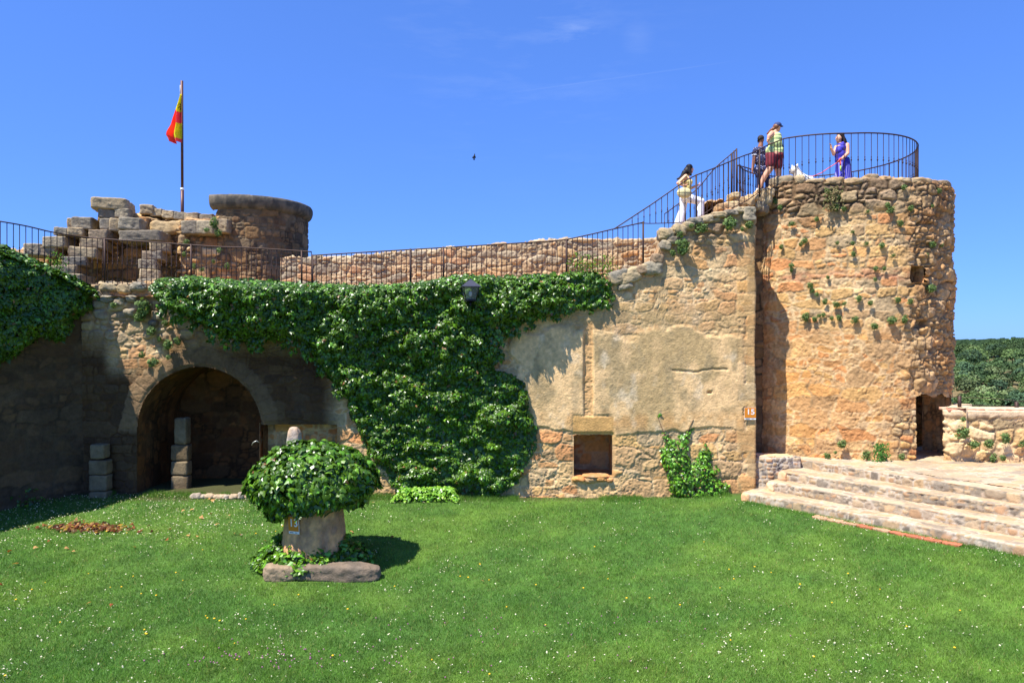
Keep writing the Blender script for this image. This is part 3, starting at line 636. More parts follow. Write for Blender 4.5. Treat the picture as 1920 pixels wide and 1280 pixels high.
BL = [(174, 370, 233, 391, 18.3, 1.1, .32), (184, 391, 220, 409, 18.35, .9, .3), (219, 391, 243, 408, 18.4, .9, .3), (186, 409, 207, 430, 18.3, .9, .28), (205, 409, 227, 433, 18.25, .9, .25), (226, 407, 264, 430, 18.2, .8, .3),
      (123, 408, 138, 428, 18.3, .9, .3), (137, 406, 171, 430, 18.3, 1., .3), (103, 426, 126, 441, 18.1, .9, .3), (125, 426, 150, 441, 18.1, .9, .3),
      (84, 443, 121, 463, 18., .9, .3), (45, 456, 72, 478, 17.9, .9, .3), (72, 462, 100, 480, 18.0, .8, .2), (170, 430, 201, 447, 17.9, .8, .3), (222, 431, 296, 452, 17.8, 1., .12), (152, 447, 193, 465, 17.8, .9, .3),
      (133, 463, 179, 482, 17.7, .9, .3), (115, 480, 156, 498, 17.6, .9, .3), (100, 497, 141, 513, 17.5, .9, .3), (95, 512, 150, 532, 17.5, .9, .2),
      (280, 454, 313, 471, 17.7, .9, .35), (271, 470, 304, 487, 17.65, .9, .35), (260, 486, 291, 505, 17.6, .9, .35), (262, 505, 295, 524, 17.55, .9, .35), (262, 523, 300, 538, 17.5, .9, .3),
      (338, 413, 369, 438, 18.1, .6, .1), (368, 413, 399, 438, 18.1, .6, .05), (400, 410, 428, 436, 18.3, .6, 0), (260, 383, 283, 401, 18.9, .7, .2), (282, 391, 305, 405, 19., .6, .1), (303, 394, 326, 409, 19., .6, 0), (324, 397, 346, 411, 19., .6, .1), (347, 398, 373, 412, 19., .6, .2), (373, 401, 398, 413, 19., .6, 0)]
for i, (x0, y0, x1, y1, Y, dp, rz) in enumerate(BL):
    c0 = W((x0+x1)/2, (y0+y1)/2, Y); wd = (x1-x0)/F*Y/math.cos(rz); hh = (y1-y0)/F*Y
    o = np.array([math.sin(rz)*-1*-dp/2*0+dp/2*math.sin(-rz)*-1*-1, dp/2*math.cos(rz)])
    rockobj('block', (c0[0]-math.sin(rz)*dp/2*1, c0[1]+math.cos(rz)*dp/2, c0[2]), (wd, dp, hh*1.02), 700+i, lin_mix(np.concatenate([GREY, TAN[5:6]]), lin((150, 138, 118)), .3), ru, rz=rz+.10*math.sin(i*2.3), tilt=.05*math.sin(i*1.7), boxy=14, rough=.05, n=21)
rockobj('rubble_fill', W(312, 425, 18.75)+[0, .4, 0], (1.05, .9, .36), 777, TAN[[0, 2, 5]]*.85, ru, boxy=5, rough=.16, n=25)

# ------------------------------------------------------------------ terrace, its steps and boundary wall
STONE_L = pal((214, 186, 150), (206, 172, 128), (222, 196, 160), (190, 168, 140), (210, 164, 122), (150, 140, 128), (212, 190, 166), (224, 190, 146), (116, 110, 104))
WHITE_M = lin((222, 208, 188))
LNS = [((6.65, 16.13), (9.26, 12.35), 1.24), ((6.09, 15.54), (9.10, 12.14), 1.05), ((5.76, 15.39), (8.74, 11.65), .85), ((5.13, 15.2), (8.44, 11.25), .65)]
def f_riser(U, Z):
    h, c = style(U, Z+.03, 810, STONE_L[[0, 1, 2, 3, 4, 5, 6, 7, 1, 3, 4, 8]], WHITE_M, su=.30, sv=.19, split=.75, jw=.022, relief=.018, rough=.012, p=3, jit=.7, wp=.05); return h, lin_mix(c, lin((206, 182, 148)), .25)*.64
def f_tread(U, V):
    h, c = style(U, V, 820, STONE_L[:8], WHITE_M, su=.42, sv=.26, split=.45, jw=.022, relief=.008, rough=.010, p=2.6, wp=.1); return h, lin_mix(c, lin((222, 194, 154)), .35)*.66
steps = thing('terrace_steps', 'four long shallow steps of pale mortared stones leading from lawn to terrace', 'steps', loc=(7, 13.6, .4))
for k in range(4):
    a, b, z = LNS[k]; a = np.array(a); b = np.array(b); d = (b-a); L = np.hypot(*d); d /= L; n = np.array([-d[1], d[0]])*-1     # towards the lawn
    if n[0] > 0: n = -n
    z2 = LNS[k+1][2] if k < 3 else .2
    a2 = a-d*(0.0); L2 = L*1.75
    back = 1.1 if k else .5
    us = np.arange(0, L2, .025); vr = np.linspace(z2-.12, z, 14); bt = np.linspace(0, back, int(back/.03))
    U, V1 = np.meshgrid(us, vr, indexing='ij'); h1, c1 = f_riser(U+k*9, V1-z); wv = .06*(fbm(U*1.2+k*5, U*0, 3, 6)-.5)
    n3 = lambda U, off, Z: np.stack([a2[0]+d[0]*U+n[0]*off, a2[1]+d[1]*U+n[1]*off, Z], -1)
    P1 = n3(U, h1+wv*2, V1-.012*sstep(z-.05, z, V1))
    U2, B2 = np.meshgrid(us, bt[1:], indexing='ij'); h2, c2 = f_tread(U2+k*9, B2+k*3); w2 = .06*(fbm(U2*1.2+k*5, U2*0, 3, 6)-.5)
    P2 = n3(U2, h1[:, -1:]*np.exp(-B2/.04)+w2*2*np.exp(-B2/.3)-B2, z+h2-.004+(0 if k else -.03*0)-(.006 if k == 0 else 0))
    P = np.concatenate([P1, P2], 1); C = np.concatenate([c1, c2], 1)
    obj('step', mesh('step', P.reshape(-1, 3), gridf(P.shape[0], P.shape[1]), M_PAVE, C.reshape(-1, 3)), steps)
    if k:      # left end cheek of the step
        e = n3(np.zeros((2, 2)), np.array([[.02, .02], [-back, -back]]), np.array([[z2-.1, z], [z2-.1, z]]))
        mbq = MB(); 
        for q in range(4): rock(mbq, tuple(a-n*(.1+q*.25)+d*.06)+((z+z2)/2-.02,), (.2, .26, (z-z2)*1.02), 830+k*5+q, STONE_L, rz=math.atan2(d[1], d[0]), boxy=5, rough=.06)
        obj('step_end', mbq.me('step_end', M_PAVE), steps)
# terrace surface
tx, ty = np.meshgrid(np.arange(5.6, 22, .03), np.arange(6.0, 18.2, .03), indexing='ij')
h, c = f_tread(tx*.9+ty*.3, ty*.9-tx*.25)
a = np.array(LNS[0][0]); b = np.array(LNS[0][1]); d = (b-a)/np.linalg.norm(b-a); q = (tx-a[0])*-d[1]+(ty-a[1])*d[0]
f = gridf(*tx.shape); m = ((q > .42) | ((tx < 6.75) & (ty > 16.0))).ravel(); f = f[m[f].all(1)]
tz_ = 1.236+h*1.0-.03*sstep(14.5, 16.2, ty)
v = np.stack([tx, ty, tz_], -1).reshape(-1, 3); used = np.zeros(len(v), bool); used[f.ravel()] = True; idx = np.cumsum(used)-1
obj('terrace', mesh('terrace', v[used], idx[f], M_PAVE, c.reshape(-1, 3)[used]), kind='structure')
# corner pier of the terrace against the wall end
pier = thing('terrace_corner_pier', 'squat mortared stone pier at the left end of the steps by the wall corner', 'pier', loc=(6.2, 15.9, .5))
wall('masonry', [(5.70, 15.98), (6.0, 15.86), (6.72, 15.90), (6.74, 16.1)], .3, lambda s, P: 1.29+0*s, .3, lambda U, Z, x, y: (lambda r: (r[0], r[1]*.8))(style(U, Z, 840, STONE_L[[0, 1, 3, 5, 5, 4]], WHITE_M*.8, su=.36, sv=.2, split=.8, jw=.025, relief=.022, rough=.015, p=3, jit=.5)), .02, None, pier, mat=M_PAVE, back=.3)
for i, (x, y, w_, hh) in enumerate([(1437, 858, 34, 6), (1470, 859, 36, 6)]):
    rockobj('capstone', W(x, y-1, 16.0)+[0, .15, 0], (w_/80, .4, hh/60), 850+i, STONE_L[:3], pier, boxy=6, rough=.06)
# terracotta edging at the foot of the steps
a, b, z = LNS[3]; a = np.array(a); b = np.array(b); d = (b-a)/np.linalg.norm(b-a); n = np.array([d[1], -d[0]]); n = n if n[0] < 0 else -n
mb = MB()
for i in range(9):
    s0 = 1.7+i*.29; p0 = a+d*(s0+.14)+n*.17; mb_c = (lin((188, 112, 82)) if i not in (0, 1, 2, 4) else lin((206, 160, 126)))*(.75+.3*hsh(i, 3, 3))
    v, f = rockv((.29, .16, .05), 860+i, 10, .06, 9); R = np.array(Matrix.Rotation(math.atan2(d[1], d[0]), 3, 'Z')); v = v @ R.T+[p0[0], p0[1], float(gz(p0[0], p0[1]))+.012]
    mb.add(v, f, np.broadcast_to(mb_c, v.shape)*(.8+.4*fb3(v*6, 2, 4))[:, None])
obj('brick_edging', mb.me('brick_edging', M_PAVE), steps)
# parapet on the right with fence wires above
tp = thing('terrace_parapet', 'low pale rubble wall with reddish top edge bounding the terrace at the far right', 'wall', loc=(11, 15.8, 1.2))
def f_tp(U, Z, px, py):
    h, c = style(U, Z, 870, TAN[[0, 2, 3, 5, 7, 2]]*1.05, MORT, su=.46, sv=.28, split=.35, jw=.035, relief=.05, rough=.03, wp=.12, p=2.8, jit=.9)
    t = sstep(2.2, 2.3, Z); return h*(1-t)+.05*t, lin_mix(c, lin((222, 196, 160)), t*.8)
wall('masonry', [(10.95, 17.0), (10.16, 16.02), (10.3, 15.92), (22, 15.0)], .9, lambda s, P: 2.40-.006*s+.02*(fbm(s*3, s*0, 3, 3)-.5), .42, f_tp, .024, None, tp)
mb = MB()
for i in range(28):
    x = 10.4+i*.42; y = 15.93-(x-10.3)*.0786+.2; rock(mb, (x, y, 2.405-.006*(x-10)), (.43, .46, .07), 900+i, pal((196, 132, 108), (206, 150, 122), (216, 186, 156), (180, 120, 98)), rz=-.08, boxy=9, rough=.03)
obj('capping', mb.me('capping', M_STONE), tp)
# ------------------------------------------------------------------ ivy
R = np.random.default_rng(11)
LEAF = np.array([(0, 0, 0), (.30, -.12, -.05), (.52, .20, -.10), (.27, .42, -.02), (.0, 1.0, -.14), (-.27, .42, -.02), (-.52, .20, -.10), (-.30, -.12, -.05), (0, .3, .06)])
LF = np.array([[8, i, i+1] for i in range(0, 7)]+[[8, 7, 0]])
SMALL = np.array([(0, 0, 0), (.32, .4, -.04), (0, 1, -.08), (-.32, .4, -.04), (0, .45, .05)]); SF = np.array([[4, 0, 1], [4, 1, 2], [4, 2, 3], [4, 3, 0]])
def leaves(pos, nor, size, cols, droop=1.0, rnd=.5, shape=(LEAF, LF), up=.3):
    n = len(pos); v0, f0 = shape
    nr = nor+R.normal(0, rnd, (n, 3))+np.array([0, 0, up]); nr /= np.linalg.norm(nr, axis=1, keepdims=True)
    t = np.array([0, 0, -droop])+R.normal(0, .45, (n, 3)); t -= nr*(t*nr).sum(1, keepdims=True); t /= np.linalg.norm(t, axis=1, keepdims=True)+1e-9
    b = np.cross(t, nr); s = size*R.uniform(.5, 1.4, n)
    V = pos[:, None]+s[:, None, None]*(v0[None, :, :1]*b[:, None]+(v0[None, :, 1:2]-.3)*t[:, None]+v0[None, :, 2:]*nr[:, None]*R.uniform(.3, 1.8, n)[:, None, None])
    Fc = (f0[None]+np.arange(n)[:, None, None]*len(v0)).reshape(-1, 3)
    C = np.repeat(cols[:, None], len(v0), 1)
    return V.reshape(-1, 3), Fc, C.reshape(-1, 3)
IVY = pal((74, 110, 20), (86, 126, 24), (60, 96, 20), (104, 144, 30), (78, 116, 24)); YOUNG = pal((104, 160, 40), (122, 172, 48), (92, 150, 38))
def leafcols(n, yf=.06, P=IVY): 
    c = .70*P[R.integers(0, len(P), n)]*R.uniform(.7, 1.35, n)[:, None]; y = R.random(n) < yf; c[y] = YOUNG[R.integers(0, 3, y.sum())]*R.uniform(.8, 1.1, y.sum())[:, None]; y = R.random(n) < .012; c[y] = lin((150, 112, 66))*R.uniform(.5, 1.1, y.sum())[:, None]; return c
def inpoly(x, y, P):
    P = np.asarray(P, float); ins = np.zeros(x.shape, bool); j = len(P)-1
    for i in range(len(P)):
        xi, yi = P[i]; xj, yj = P[j]
        if yi != yj: ins ^= ((yi > y) != (yj > y)) & (x < (xj-xi)*(y-yi)/(yj-yi)+xi)
        j = i
    return ins
def edist(x, y, P):
    P = np.asarray(P, float); d = np.full(x.shape, 1e9)
    for i in range(len(P)):
        a = P[i-1]; b = P[i]; ab = b-a; t = np.clip(((x-a[0])*ab[0]+(y-a[1])*ab[1])/(ab@ab+1e-12), 0, 1)
        d = np.minimum(d, np.hypot(x-a[0]-t*ab[0], y-a[1]-t*ab[1]))
    return d
def ivy_mass(poly, T, frame, dens, size, seed, yf=.06, edge=.35, cover=2.6, clump=.12, gaps=.0, up=.35):
    """poly in (u, z) metres on a wall; frame(u, z, out) -> xyz arrays; T(u, z) -> thickness"""
    P = np.asarray(poly, float); x0, y0 = P.min(0); x1, y1 = P.max(0); area = (x1-x0)*(y1-y0)
    n = int(area*dens); u = R.uniform(x0, x1, n); z = R.uniform(y0, y1, n)
    wob = .10*(fbm(u*2.5, z*2.5, 3, seed)-.5)*2
    k = inpoly(u+wob, z+wob*.7, P); u, z = u[k], z[k]
    def th(u, z):
        d = edist(u, z, P); ins = np.where(inpoly(u, z, P), 1, -.2)
        prof = np.sqrt(np.clip(d*ins/edge, 0, 1))
        cl_ = (fbm(u*1.5, z*2.3, 3, seed+1)-.5)*2.2+(fbm(u*5, z*6.5, 2, seed+2)-.5)*1.1
        return np.maximum(T(u, z)*(.25+.75*prof)+clump*cl_, .02)
    t = th(u, z); e = .03; gu = (th(u+e, z)-t)/e; gzv = (th(u, z+e)-t)/e
    if gaps:
        g = fbm(u*2.2, z*2.8, 3, seed+5); keep = R.random(len(u)) > sstep(.5-gaps*.2, .33-gaps*.2, g)*.85; u, z, t, gu, gzv = u[keep], z[keep], t[keep], gu[keep], gzv[keep]
    dep = t*(1-.45*R.random(len(u))**2.2)
    o = np.array(frame(u, z, dep)); A = np.array(frame(u+.01, z, dep)); B = np.array(frame(u, z, dep+.01))
    tu = (A-o)/.01; no = (B-o)/.01; nrm_ = no-tu*np.clip(gu, -1.5, 1.5)[:, None]-np.array([0, 0, 1.])*np.clip(gzv, -1.5, 1.5)[:, None]
    nrm_ /= np.linalg.norm(nrm_, axis=1, keepdims=True)
    return leaves(o, nrm_, size, leafcols(len(u), yf), up=up, rnd=.38)
DW = (WB-WA)/np.linalg.norm(WB-WA)
def fr_main(u, z, o): return np.stack([WA[0]+DW[0]*u+nrm[0]*o, WA[1]+DW[1]*u+nrm[1]*o, z], -1)
def uz(px, py): p = WP(px, py); return ((p[0]-WA[0])/DW[0], p[2])
def stems(name, pts_list, rad, parent):
    mb = MB()
    for p in pts_list: v, f = tube(p, np.linspace(rad, rad*.4, len(p)), 5); mb.add(v, f, lin((96, 76, 56)))
    return obj(name, mb.me(name, M_STONE), parent)
IP_ = [(268, 548), (290, 522), (360, 521), (450, 529), (560, 532), (700, 536), (800, 529), (860, 516), (960, 519), (1060, 515), (1110, 512), (1143, 528), (1149, 556), (1110, 577), (1040, 585), (985, 603), (945, 618), (925, 642), (940, 668), (922, 690), (948, 698), (985, 716), (990, 770), (1008, 800), (1000, 842), (985, 872), (968, 905), (930, 928), (870, 932), (760, 928), (735, 900), (700, 860), (664, 800), (634, 742), (590, 694), (556, 650), (520, 634), (455, 642), (400, 632), (350, 602), (305, 578)]
IP = [(x+30*float(sstep(720, 540, np.array(x*1.))), y) for x, y in IP_]; ivp = [uz(x, y) for x, y in IP]
def T_main(u, z):
    x = WA[0]+DW[0]*u; y = WA[1]+DW[1]*u; px = 960+F*x/y; py = 640-F*(z-CAMZ)/y
    return (.14+.36*sstep(880, 560, py)*sstep(1150, 900, px)+.08*sstep(1150, 1000, px)*sstep(700, 600, py))+.42*sstep(650, 520, px)*sstep(660, 560, py)+.10*sstep(760, 560, px)
ivy = thing('wall_ivy', 'large curtain of glossy green ivy draped over the courtyard wall around the lantern', 'ivy', loc=tuple(WP(800, 930)))
mb = MB(); v, f, c = ivy_mass(ivp, T_main, fr_main, 1750, .082, 900, yf=.09, edge=.22, clump=.24, gaps=.9); mb.add(v, f, c)
# inner layer close to the wall, shade tinted into its leaves; nothing shines through
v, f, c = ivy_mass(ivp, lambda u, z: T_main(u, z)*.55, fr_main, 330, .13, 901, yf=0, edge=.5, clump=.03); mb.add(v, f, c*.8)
# loose hanging tips below the ragged lower edge
tips = []
for (xa, ya), (xb, yb) in zip(IP[12:18], IP[13:19]): tips += [(xa+(xb-xa)*t, ya+(yb-ya)*t) for t in R.random(5)]
for (xa, ya), (xb, yb) in zip(IP[33:], IP[34:]): tips += [(xa+(xb-xa)*t, ya+(yb-ya)*t) for t in R.random(5)]
for (x, y) in tips:
    u, z = uz(x, y-6); L = R.uniform(.08, .38); k = int(L*70); q = R.random(k); tt = float(T_main(np.array([u]), np.array([z]))[0])
    p = fr_main(u+R.normal(0, .05, k), z-q*L, tt*R.uniform(.35, .95)+R.normal(0, .03, k)); v, f, c = leaves(p, np.broadcast_to(nrm_3 := np.array([nrm[0], nrm[1], 0]), (k, 3)), .095, leafcols(k, .1), droop=1.5); mb.add(v, f, c)
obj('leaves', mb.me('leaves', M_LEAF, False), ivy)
st = []
for i in range(26):
    u0, z0 = uz(R.uniform(740, 930), 930); x = np.linspace(0, 1, 14); u1, z1 = uz(R.uniform(640, 860), R.uniform(540, 700))
    st.append(fr_main(u0+(u1-u0)*x+.12*np.sin(x*7+i), z0+(z1-z0)*x, .04+.03*x))
stems('stems', st, .018, ivy)
# low yellow-green growth at its foot
gi = thing('ground_ivy', 'low strip of bright yellow-green ivy at the foot of the large ivy curtain', 'ivy', loc=tuple(WP(800, 930)))
n = 900; px_ = R.uniform(742, 862, n); p = np.array([WP(a, 934) for a in px_]); hgt = R.random(n)**.7*.26*sstep(0, 20, px_-740)*sstep(0, 18, 864-px_)+.02; p[:, 2] = gz(p[:, 0], 15.9)+hgt; p[:, 1] = 15.95-(R.random(n)*.5)*(1-hgt*2)
v, f, c = leaves(p, np.broadcast_to(np.array([0, -.6, .8]), (n, 3)), .08, pal((122, 170, 48), (100, 152, 42), (140, 180, 60))[R.integers(0, 3, n)], droop=.3)
obj('leaves', mesh('leaves', v, f, M_LEAF, c, False), gi)
# small creeper to the right of the square opening
cr = thing('creeper', 'small two-branched green creeper climbing the wall between square opening and steps', 'creeper', loc=tuple(WP(1300, 940)))
CPs = [[(1226, 776), (1236, 780), (1246, 812), (1262, 826), (1280, 812), (1296, 792), (1306, 786), (1296, 808), (1290, 840), (1296, 868), (1310, 850), (1322, 826), (1334, 846), (1336, 870), (1350, 878), (1340, 890), (1366, 912), (1358, 934), (1325, 940), (1285, 938), (1262, 926), (1250, 885), (1238, 852), (1230, 838), (1244, 842), (1240, 815)]]
mb = MB()
for P_ in CPs: v, f, c = ivy_mass([uz(*q) for q in P_], lambda u, z: .10+.14*sstep(2.0, .8, z), fr_main, 900, .074, 930, yf=.35, edge=.2, clump=.09, gaps=.8); mb.add(v, f, c*1.15)
obj('leaves', mb.me('leaves', M_LEAF, False), cr)
def wl(q, o=.05): return np.array([WP(x, y, o) for x, y in q])
stems('stems', [wl([(1305, 940), (1280, 905), (1262, 860), (1248, 820), (1232, 778)]), wl([(1308, 940), (1300, 900), (1285, 850), (1288, 812), (1300, 786)]), wl([(1312, 940), (1325, 900), (1328, 860), (1325, 832)])], .02, cr)
# ivy over the side wall
iv2 = thing('wall_ivy', 'dark ivy mass hanging over the side wall at the left edge of the lawn', 'ivy', loc=tuple(LP(2, .1)))
LPOLY = [(-.15, 5.2), (.3, 5.45), (.9, 5.72), (1.6, 5.98), (3, 6.25), (6.5, 6.4), (6.5, 2.9), (3, 3.3), (2.3, 3.2), (1.5, 3.7), (.9, 4.15), (.5, 4.0), (.25, 4.5), (-.2, 4.75)]
fr_l = lambda u, z, o: np.stack([WA[0]+LD[0]*u+LN[0]*o, WA[1]+LD[1]*u+LN[1]*o, z], -1)
mb = MB(); v, f, c = ivy_mass(LPOLY, lambda u, z: .62+0*u, fr_l, 1500, .085, 940, yf=.03, edge=.55, clump=.14); mb.add(v, f, c)
v, f, c = ivy_mass(LPOLY, lambda u, z: .32+0*u, fr_l, 400, .15, 941, yf=0, edge=.5, clump=.03); mb.add(v, f, c*.8)  # inner leaves coloured darker to stand for shade
n = 5200; u = R.uniform(-.2, 6.5, n); top = np.interp(u, [-.2, .3, .9, 1.6, 3, 6.5], [5.2, 5.45, 5.72, 5.98, 6.25, 6.4]); o = R.uniform(-.5, .5, n)     # over the top
p = fr_l(u, top+.06-.25*(o/.5)**2+.10*(fbm(u*3, o*3, 3, 4)-.5)*2, o); v, f, c = leaves(p, np.stack([LN[0]*o, LN[1]*o, np.ones(n)], -1), .105, leafcols(n, .08), droop=.3); mb.add(v, f, c)
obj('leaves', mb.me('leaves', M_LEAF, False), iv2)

# ------------------------------------------------------------------ tufts of wall plants
def tuft_mesh(seed, n=150):
    q = np.random.default_rng(seed); d = q.normal(0, 1, (n, 3)); d[:, 1] = -abs(d[:, 1]); d /= np.linalg.norm(d, axis=1, keepdims=True)
    p = d*(q.random((n, 1))**.4)*np.array([.08, .075, .08])*(.8+.4*q.random((n, 1)))+np.array([0, -.02, .01])
    cc = pal((92, 116, 62), (108, 130, 74), (78, 104, 54), (122, 144, 86))[q.integers(0, 4, n)]
    v, f, c = leaves(p, d, .04, cc, droop=-.4, rnd=.6, shape=(SMALL, SF)); return mesh('wall_herb', v, f, M_HERB, c, False)
TM = [tuft_mesh(s) for s in (1, 2, 3, 4)]
HERBC = {'tower': ('green herb tuft rooted in the stones of the round tower', 'herb tufts on the round tower'), 'wall': ('green herb tuft rooted high on the courtyard wall end', 'herb tufts on the courtyard wall top'),
         'arch': ('green herb tuft on the rubble left of the arched alcove', 'herb tufts by the alcove arch'), 'ruin': ('green herb tuft between the stones of the turret base', 'herb tufts on the ruins'), 'par': ('green herb tuft in the low terrace parapet', 'herb tufts on the terrace parapet'), 'foot': ('green weed at the foot of the round tower on the terrace', 'weeds at the tower foot')}
hi_ = [0]
def tuft(p, s, k):
    o = bpy.data.objects.new('wall_herb', TM[hi_[0] % 4]); S.collection.objects.link(o); hi_[0] += 1
    o.location = p; o.scale = (s, s, s*(.8+.4*(hi_[0]*.37 % 1))); o.rotation_euler = (0, 0, (hi_[0]*.71 % 1)-.5); tag(o, HERBC[k][0], 'herb', HERBC[k][1])
for x, y, s in [(230, 265, 1.1), (200, 220, 1.1), (318, 380, 1.3), (485, 345, 1.1), (625, 265, 1.2), (685, 275, 1.1), (1003, 282, 1.6), (988, 245, 1), (1155, 270, 1.2), (1085, 375, 1.2), (740, 435, .9), (403, 498, 1.3), (382, 522, .9), (740, 515, 1), (840, 517, .9), (950, 530, 1.1), (640, 512, .8), (745, 592, 1.1), (1030, 600, .9), (313, 672, 1.1), (310, 700, .9), (1300, 525, 1.6), (1370, 530, .9), (910, 692, .9), (966, 692, .9), (445, 815, 1.3), (462, 850, .9), (487, 875, 1), (548, 925, 1.1), (630, 948, 1.5), (690, 940, .9), (782, 905, 1.3), (870, 935, 1.1), (1068, 915, 1.2), (1145, 925, 1.2), (1290, 835, 1.9), (415, 1035, 1.6), (468, 1050, 1.3), (505, 1025, .9), (537, 1018, .9), (600, 1042, .9), (642, 1040, 1.2), (757, 1055, 1.4), (1020, 1058, 1.8), (1102, 1050, 1.5), (893, 1100, 1.6), (1345, 150, 1.3), (1110, 120, 1), (560, 150, 1.2), (570, 755, .8), (1265, 600, .9), (1300, 250, .9), (240, 540, 1), (905, 770, .8), (855, 290, .8), (640, 190, 1)]:
    tuft(TP(1400+x/3.764, 320+y/3.764, .05), s*.78, 'tower')
for x, y, s in [(1577, 832, 1.5), (1551, 855, 1.1), (1620, 853, 1.4), (1565, 848, .6), (1690, 856, 1.)]: tuft(TP(x, y, .08), s, 'foot')
n = 420; p = np.c_[R.normal(0, .09, n), R.normal(-.08, .05, n), R.random(n)**1.3*.42]; v, f, c = leaves(p, np.tile([0, -1., .2], (n, 1)), .05, pal((66, 112, 44), (88, 134, 56), (54, 96, 40))[R.integers(0, 3, n)], droop=-1, shape=(SMALL, SF))
p = TP(1648, 859, .12); obj('leafy_weed', mesh('leafy_weed', v, f, M_HERB, c, False), None, 'tall leafy weed at the foot of the round tower, largest there', 'weed', loc=(p[0], p[1], 1.2))
for x, y, s in [(1282, 465, 2.4), (1313, 430, 2.0), (1366, 421, 2.2), (1405, 423, 1.4), (1260, 475, 1.1), (1274, 440, 1.), (1296, 424, .9), (1390, 430, .8)]: tuft(WP(x, y, .1), s*.9, 'wall')
for x, y, s in [(271, 580, 2.3), (264, 596, 1.8), (287, 621, 1.5), (310, 606, 1), (335, 640, 1.2), (318, 648, 1.6), (286, 680, 1.7), (267, 666, 1), (300, 636, .8), (216, 573, 1.2), (316, 670, .8)]: tuft(WP(x, y, .1), s, 'arch')
for x, y, s in [(404, 420, 1.6), (412, 438, 1.4), (349, 455, 1), (388, 432, 1.), (347, 478, .9), (366, 500, .9), (379, 506, .9), (412, 470, 1), (428, 500, 1), (400, 491, .7)]: tuft(W(x, y, 18.05), s, 'ruin')
for x, y, s in [(1800, 812, 1.9), (1823, 833, 1.6), (1854, 832, 1.4), (1881, 821, 1.5), (1917, 832, 1.3), (1805, 786, .8), (1858, 858, 1.2), (1878, 858, 1.)]: tuft(W(x, y, 15.72), s, 'par')
# dry grassy clump in the tower stones
n = 260; p = np.c_[R.normal(0, .11, n), R.normal(-.06, .03, n), R.uniform(-.3, .25, n)]; v, f, c = leaves(p, np.tile([0, -1., .2], (n, 1)), .06, pal((120, 116, 72), (100, 104, 60), (140, 128, 88))[R.integers(0, 3, n)], droop=-1.2, shape=(SMALL, SF))
obj('dry_plant', mesh('dry_plant', v, f, M_HERB, c, False), None, 'dry olive-brown plant hanging among the upper stones of the tower', 'plant', loc=tuple(TP(1560, 372, .08)))
n = 200; p = np.c_[R.normal(0, .12, n), R.normal(0, .06, n), R.random(n)**1.5*.5]; v, f, c = leaves(p, np.tile([0, -1., .2], (n, 1)), .045, leafcols(n, .5), droop=-1.2, shape=(SMALL, SF)); me_t = mesh('sprig', v, f, M_HERB, c, False)
for i, (x, y) in enumerate([(1085, 512), (1108, 516), (1138, 517), (122, 505)]):
    obj('sprig', me_t, None, 'thin leafy sprig poking up from the ivy behind the railing', 'sprig', group='sprigs above the ivy', loc=tuple(WP(x, y) if i < 3 else LP(.6, 5.6, .1)))

# ------------------------------------------------------------------ ivy-topped stone monument
MX, MY = -3.50, 12.1; MZ = float(gz(MX, MY))
mon = thing('stone_pedestal', 'round tapering stone pedestal with mushroom ivy top standing on the lawn', 'monument', loc=(MX, MY, MZ))
th = np.linspace(0, 2*math.pi, 161)[:-1]; zz = np.linspace(-.1, 1.42, 70)
A, Z = np.meshgrid(th, zz, indexing='ij'); rad = .60-.10*np.clip((Z-.0)/.9, 0, 1)+.05*sstep(.22, .0, Z); n = fbm(A*3*1.2, Z*4, 4, 61); q = fbm(np.abs(A-math.pi)*9, Z*12, 3, 62)
rad = rad+.02*(n-.5)+.012*(q-.5)-.03*sstep(.62, .75, n)
col = lin_mix(np.broadcast_to(lin((226, 172, 116)), A.shape+(3,)), lin((186, 142, 104)), sstep(.4, .6, n))*(.85+.3*q)[..., None]
obj('shaft', mesh('shaft', np.stack([MX+rad*np.cos(A), MY+rad*np.sin(A), MZ+Z], -1).reshape(-1, 3), gridf(160, 70, True), M_STONE, col.reshape(-1, 3)), mon)
mb = MB(); rock(mb, (MX, MY, MZ+1.56), (1.5, 1.25, .7), 63, TAN, boxy=2.4, rough=.05, n=19); obj('capital', mb.me('capital', M_STONE), mon)
sl = thing('stone_slab', 'rough mossy stone slab edging the foot of the ivy pedestal', 'slab', loc=(-3.1, 11.5, .04))
mb = MB(); a = W(497, 1086, 11.45); b_ = W(713, 1072, 11.6)
for i, (x0, x1) in enumerate([(498, 557), (556, 712)]):
    cx = (x0+x1)/2; Y = 11.47; wd = (x1-x0)/F*Y; p = W(cx, 1073-(cx-600)*.04, Y); rock(mb, (p[0], Y, MZ+.06), (wd*1.04, .34, .28), 65+i, pal((150, 134, 110), (124, 108, 90), (170, 142, 104), (110, 98, 84)) if i else pal((196, 150, 92), (150, 130, 104)), rz=.02-.05*i, boxy=5, rough=.09, n=27)
obj('slab_stones', mb.me('slab_stones', M_STONE), sl)
rockobj_ = MB(); rock(rockobj_, (-4.36, 11.85, .15), (.16, .16, .2), 69, pal((204, 156, 84), (196, 140, 80)), boxy=2.6, rough=.1); obj('small_stone', rockobj_.me('small_stone', M_STONE), None, 'small orange stone left of the pedestal slab', 'stone')
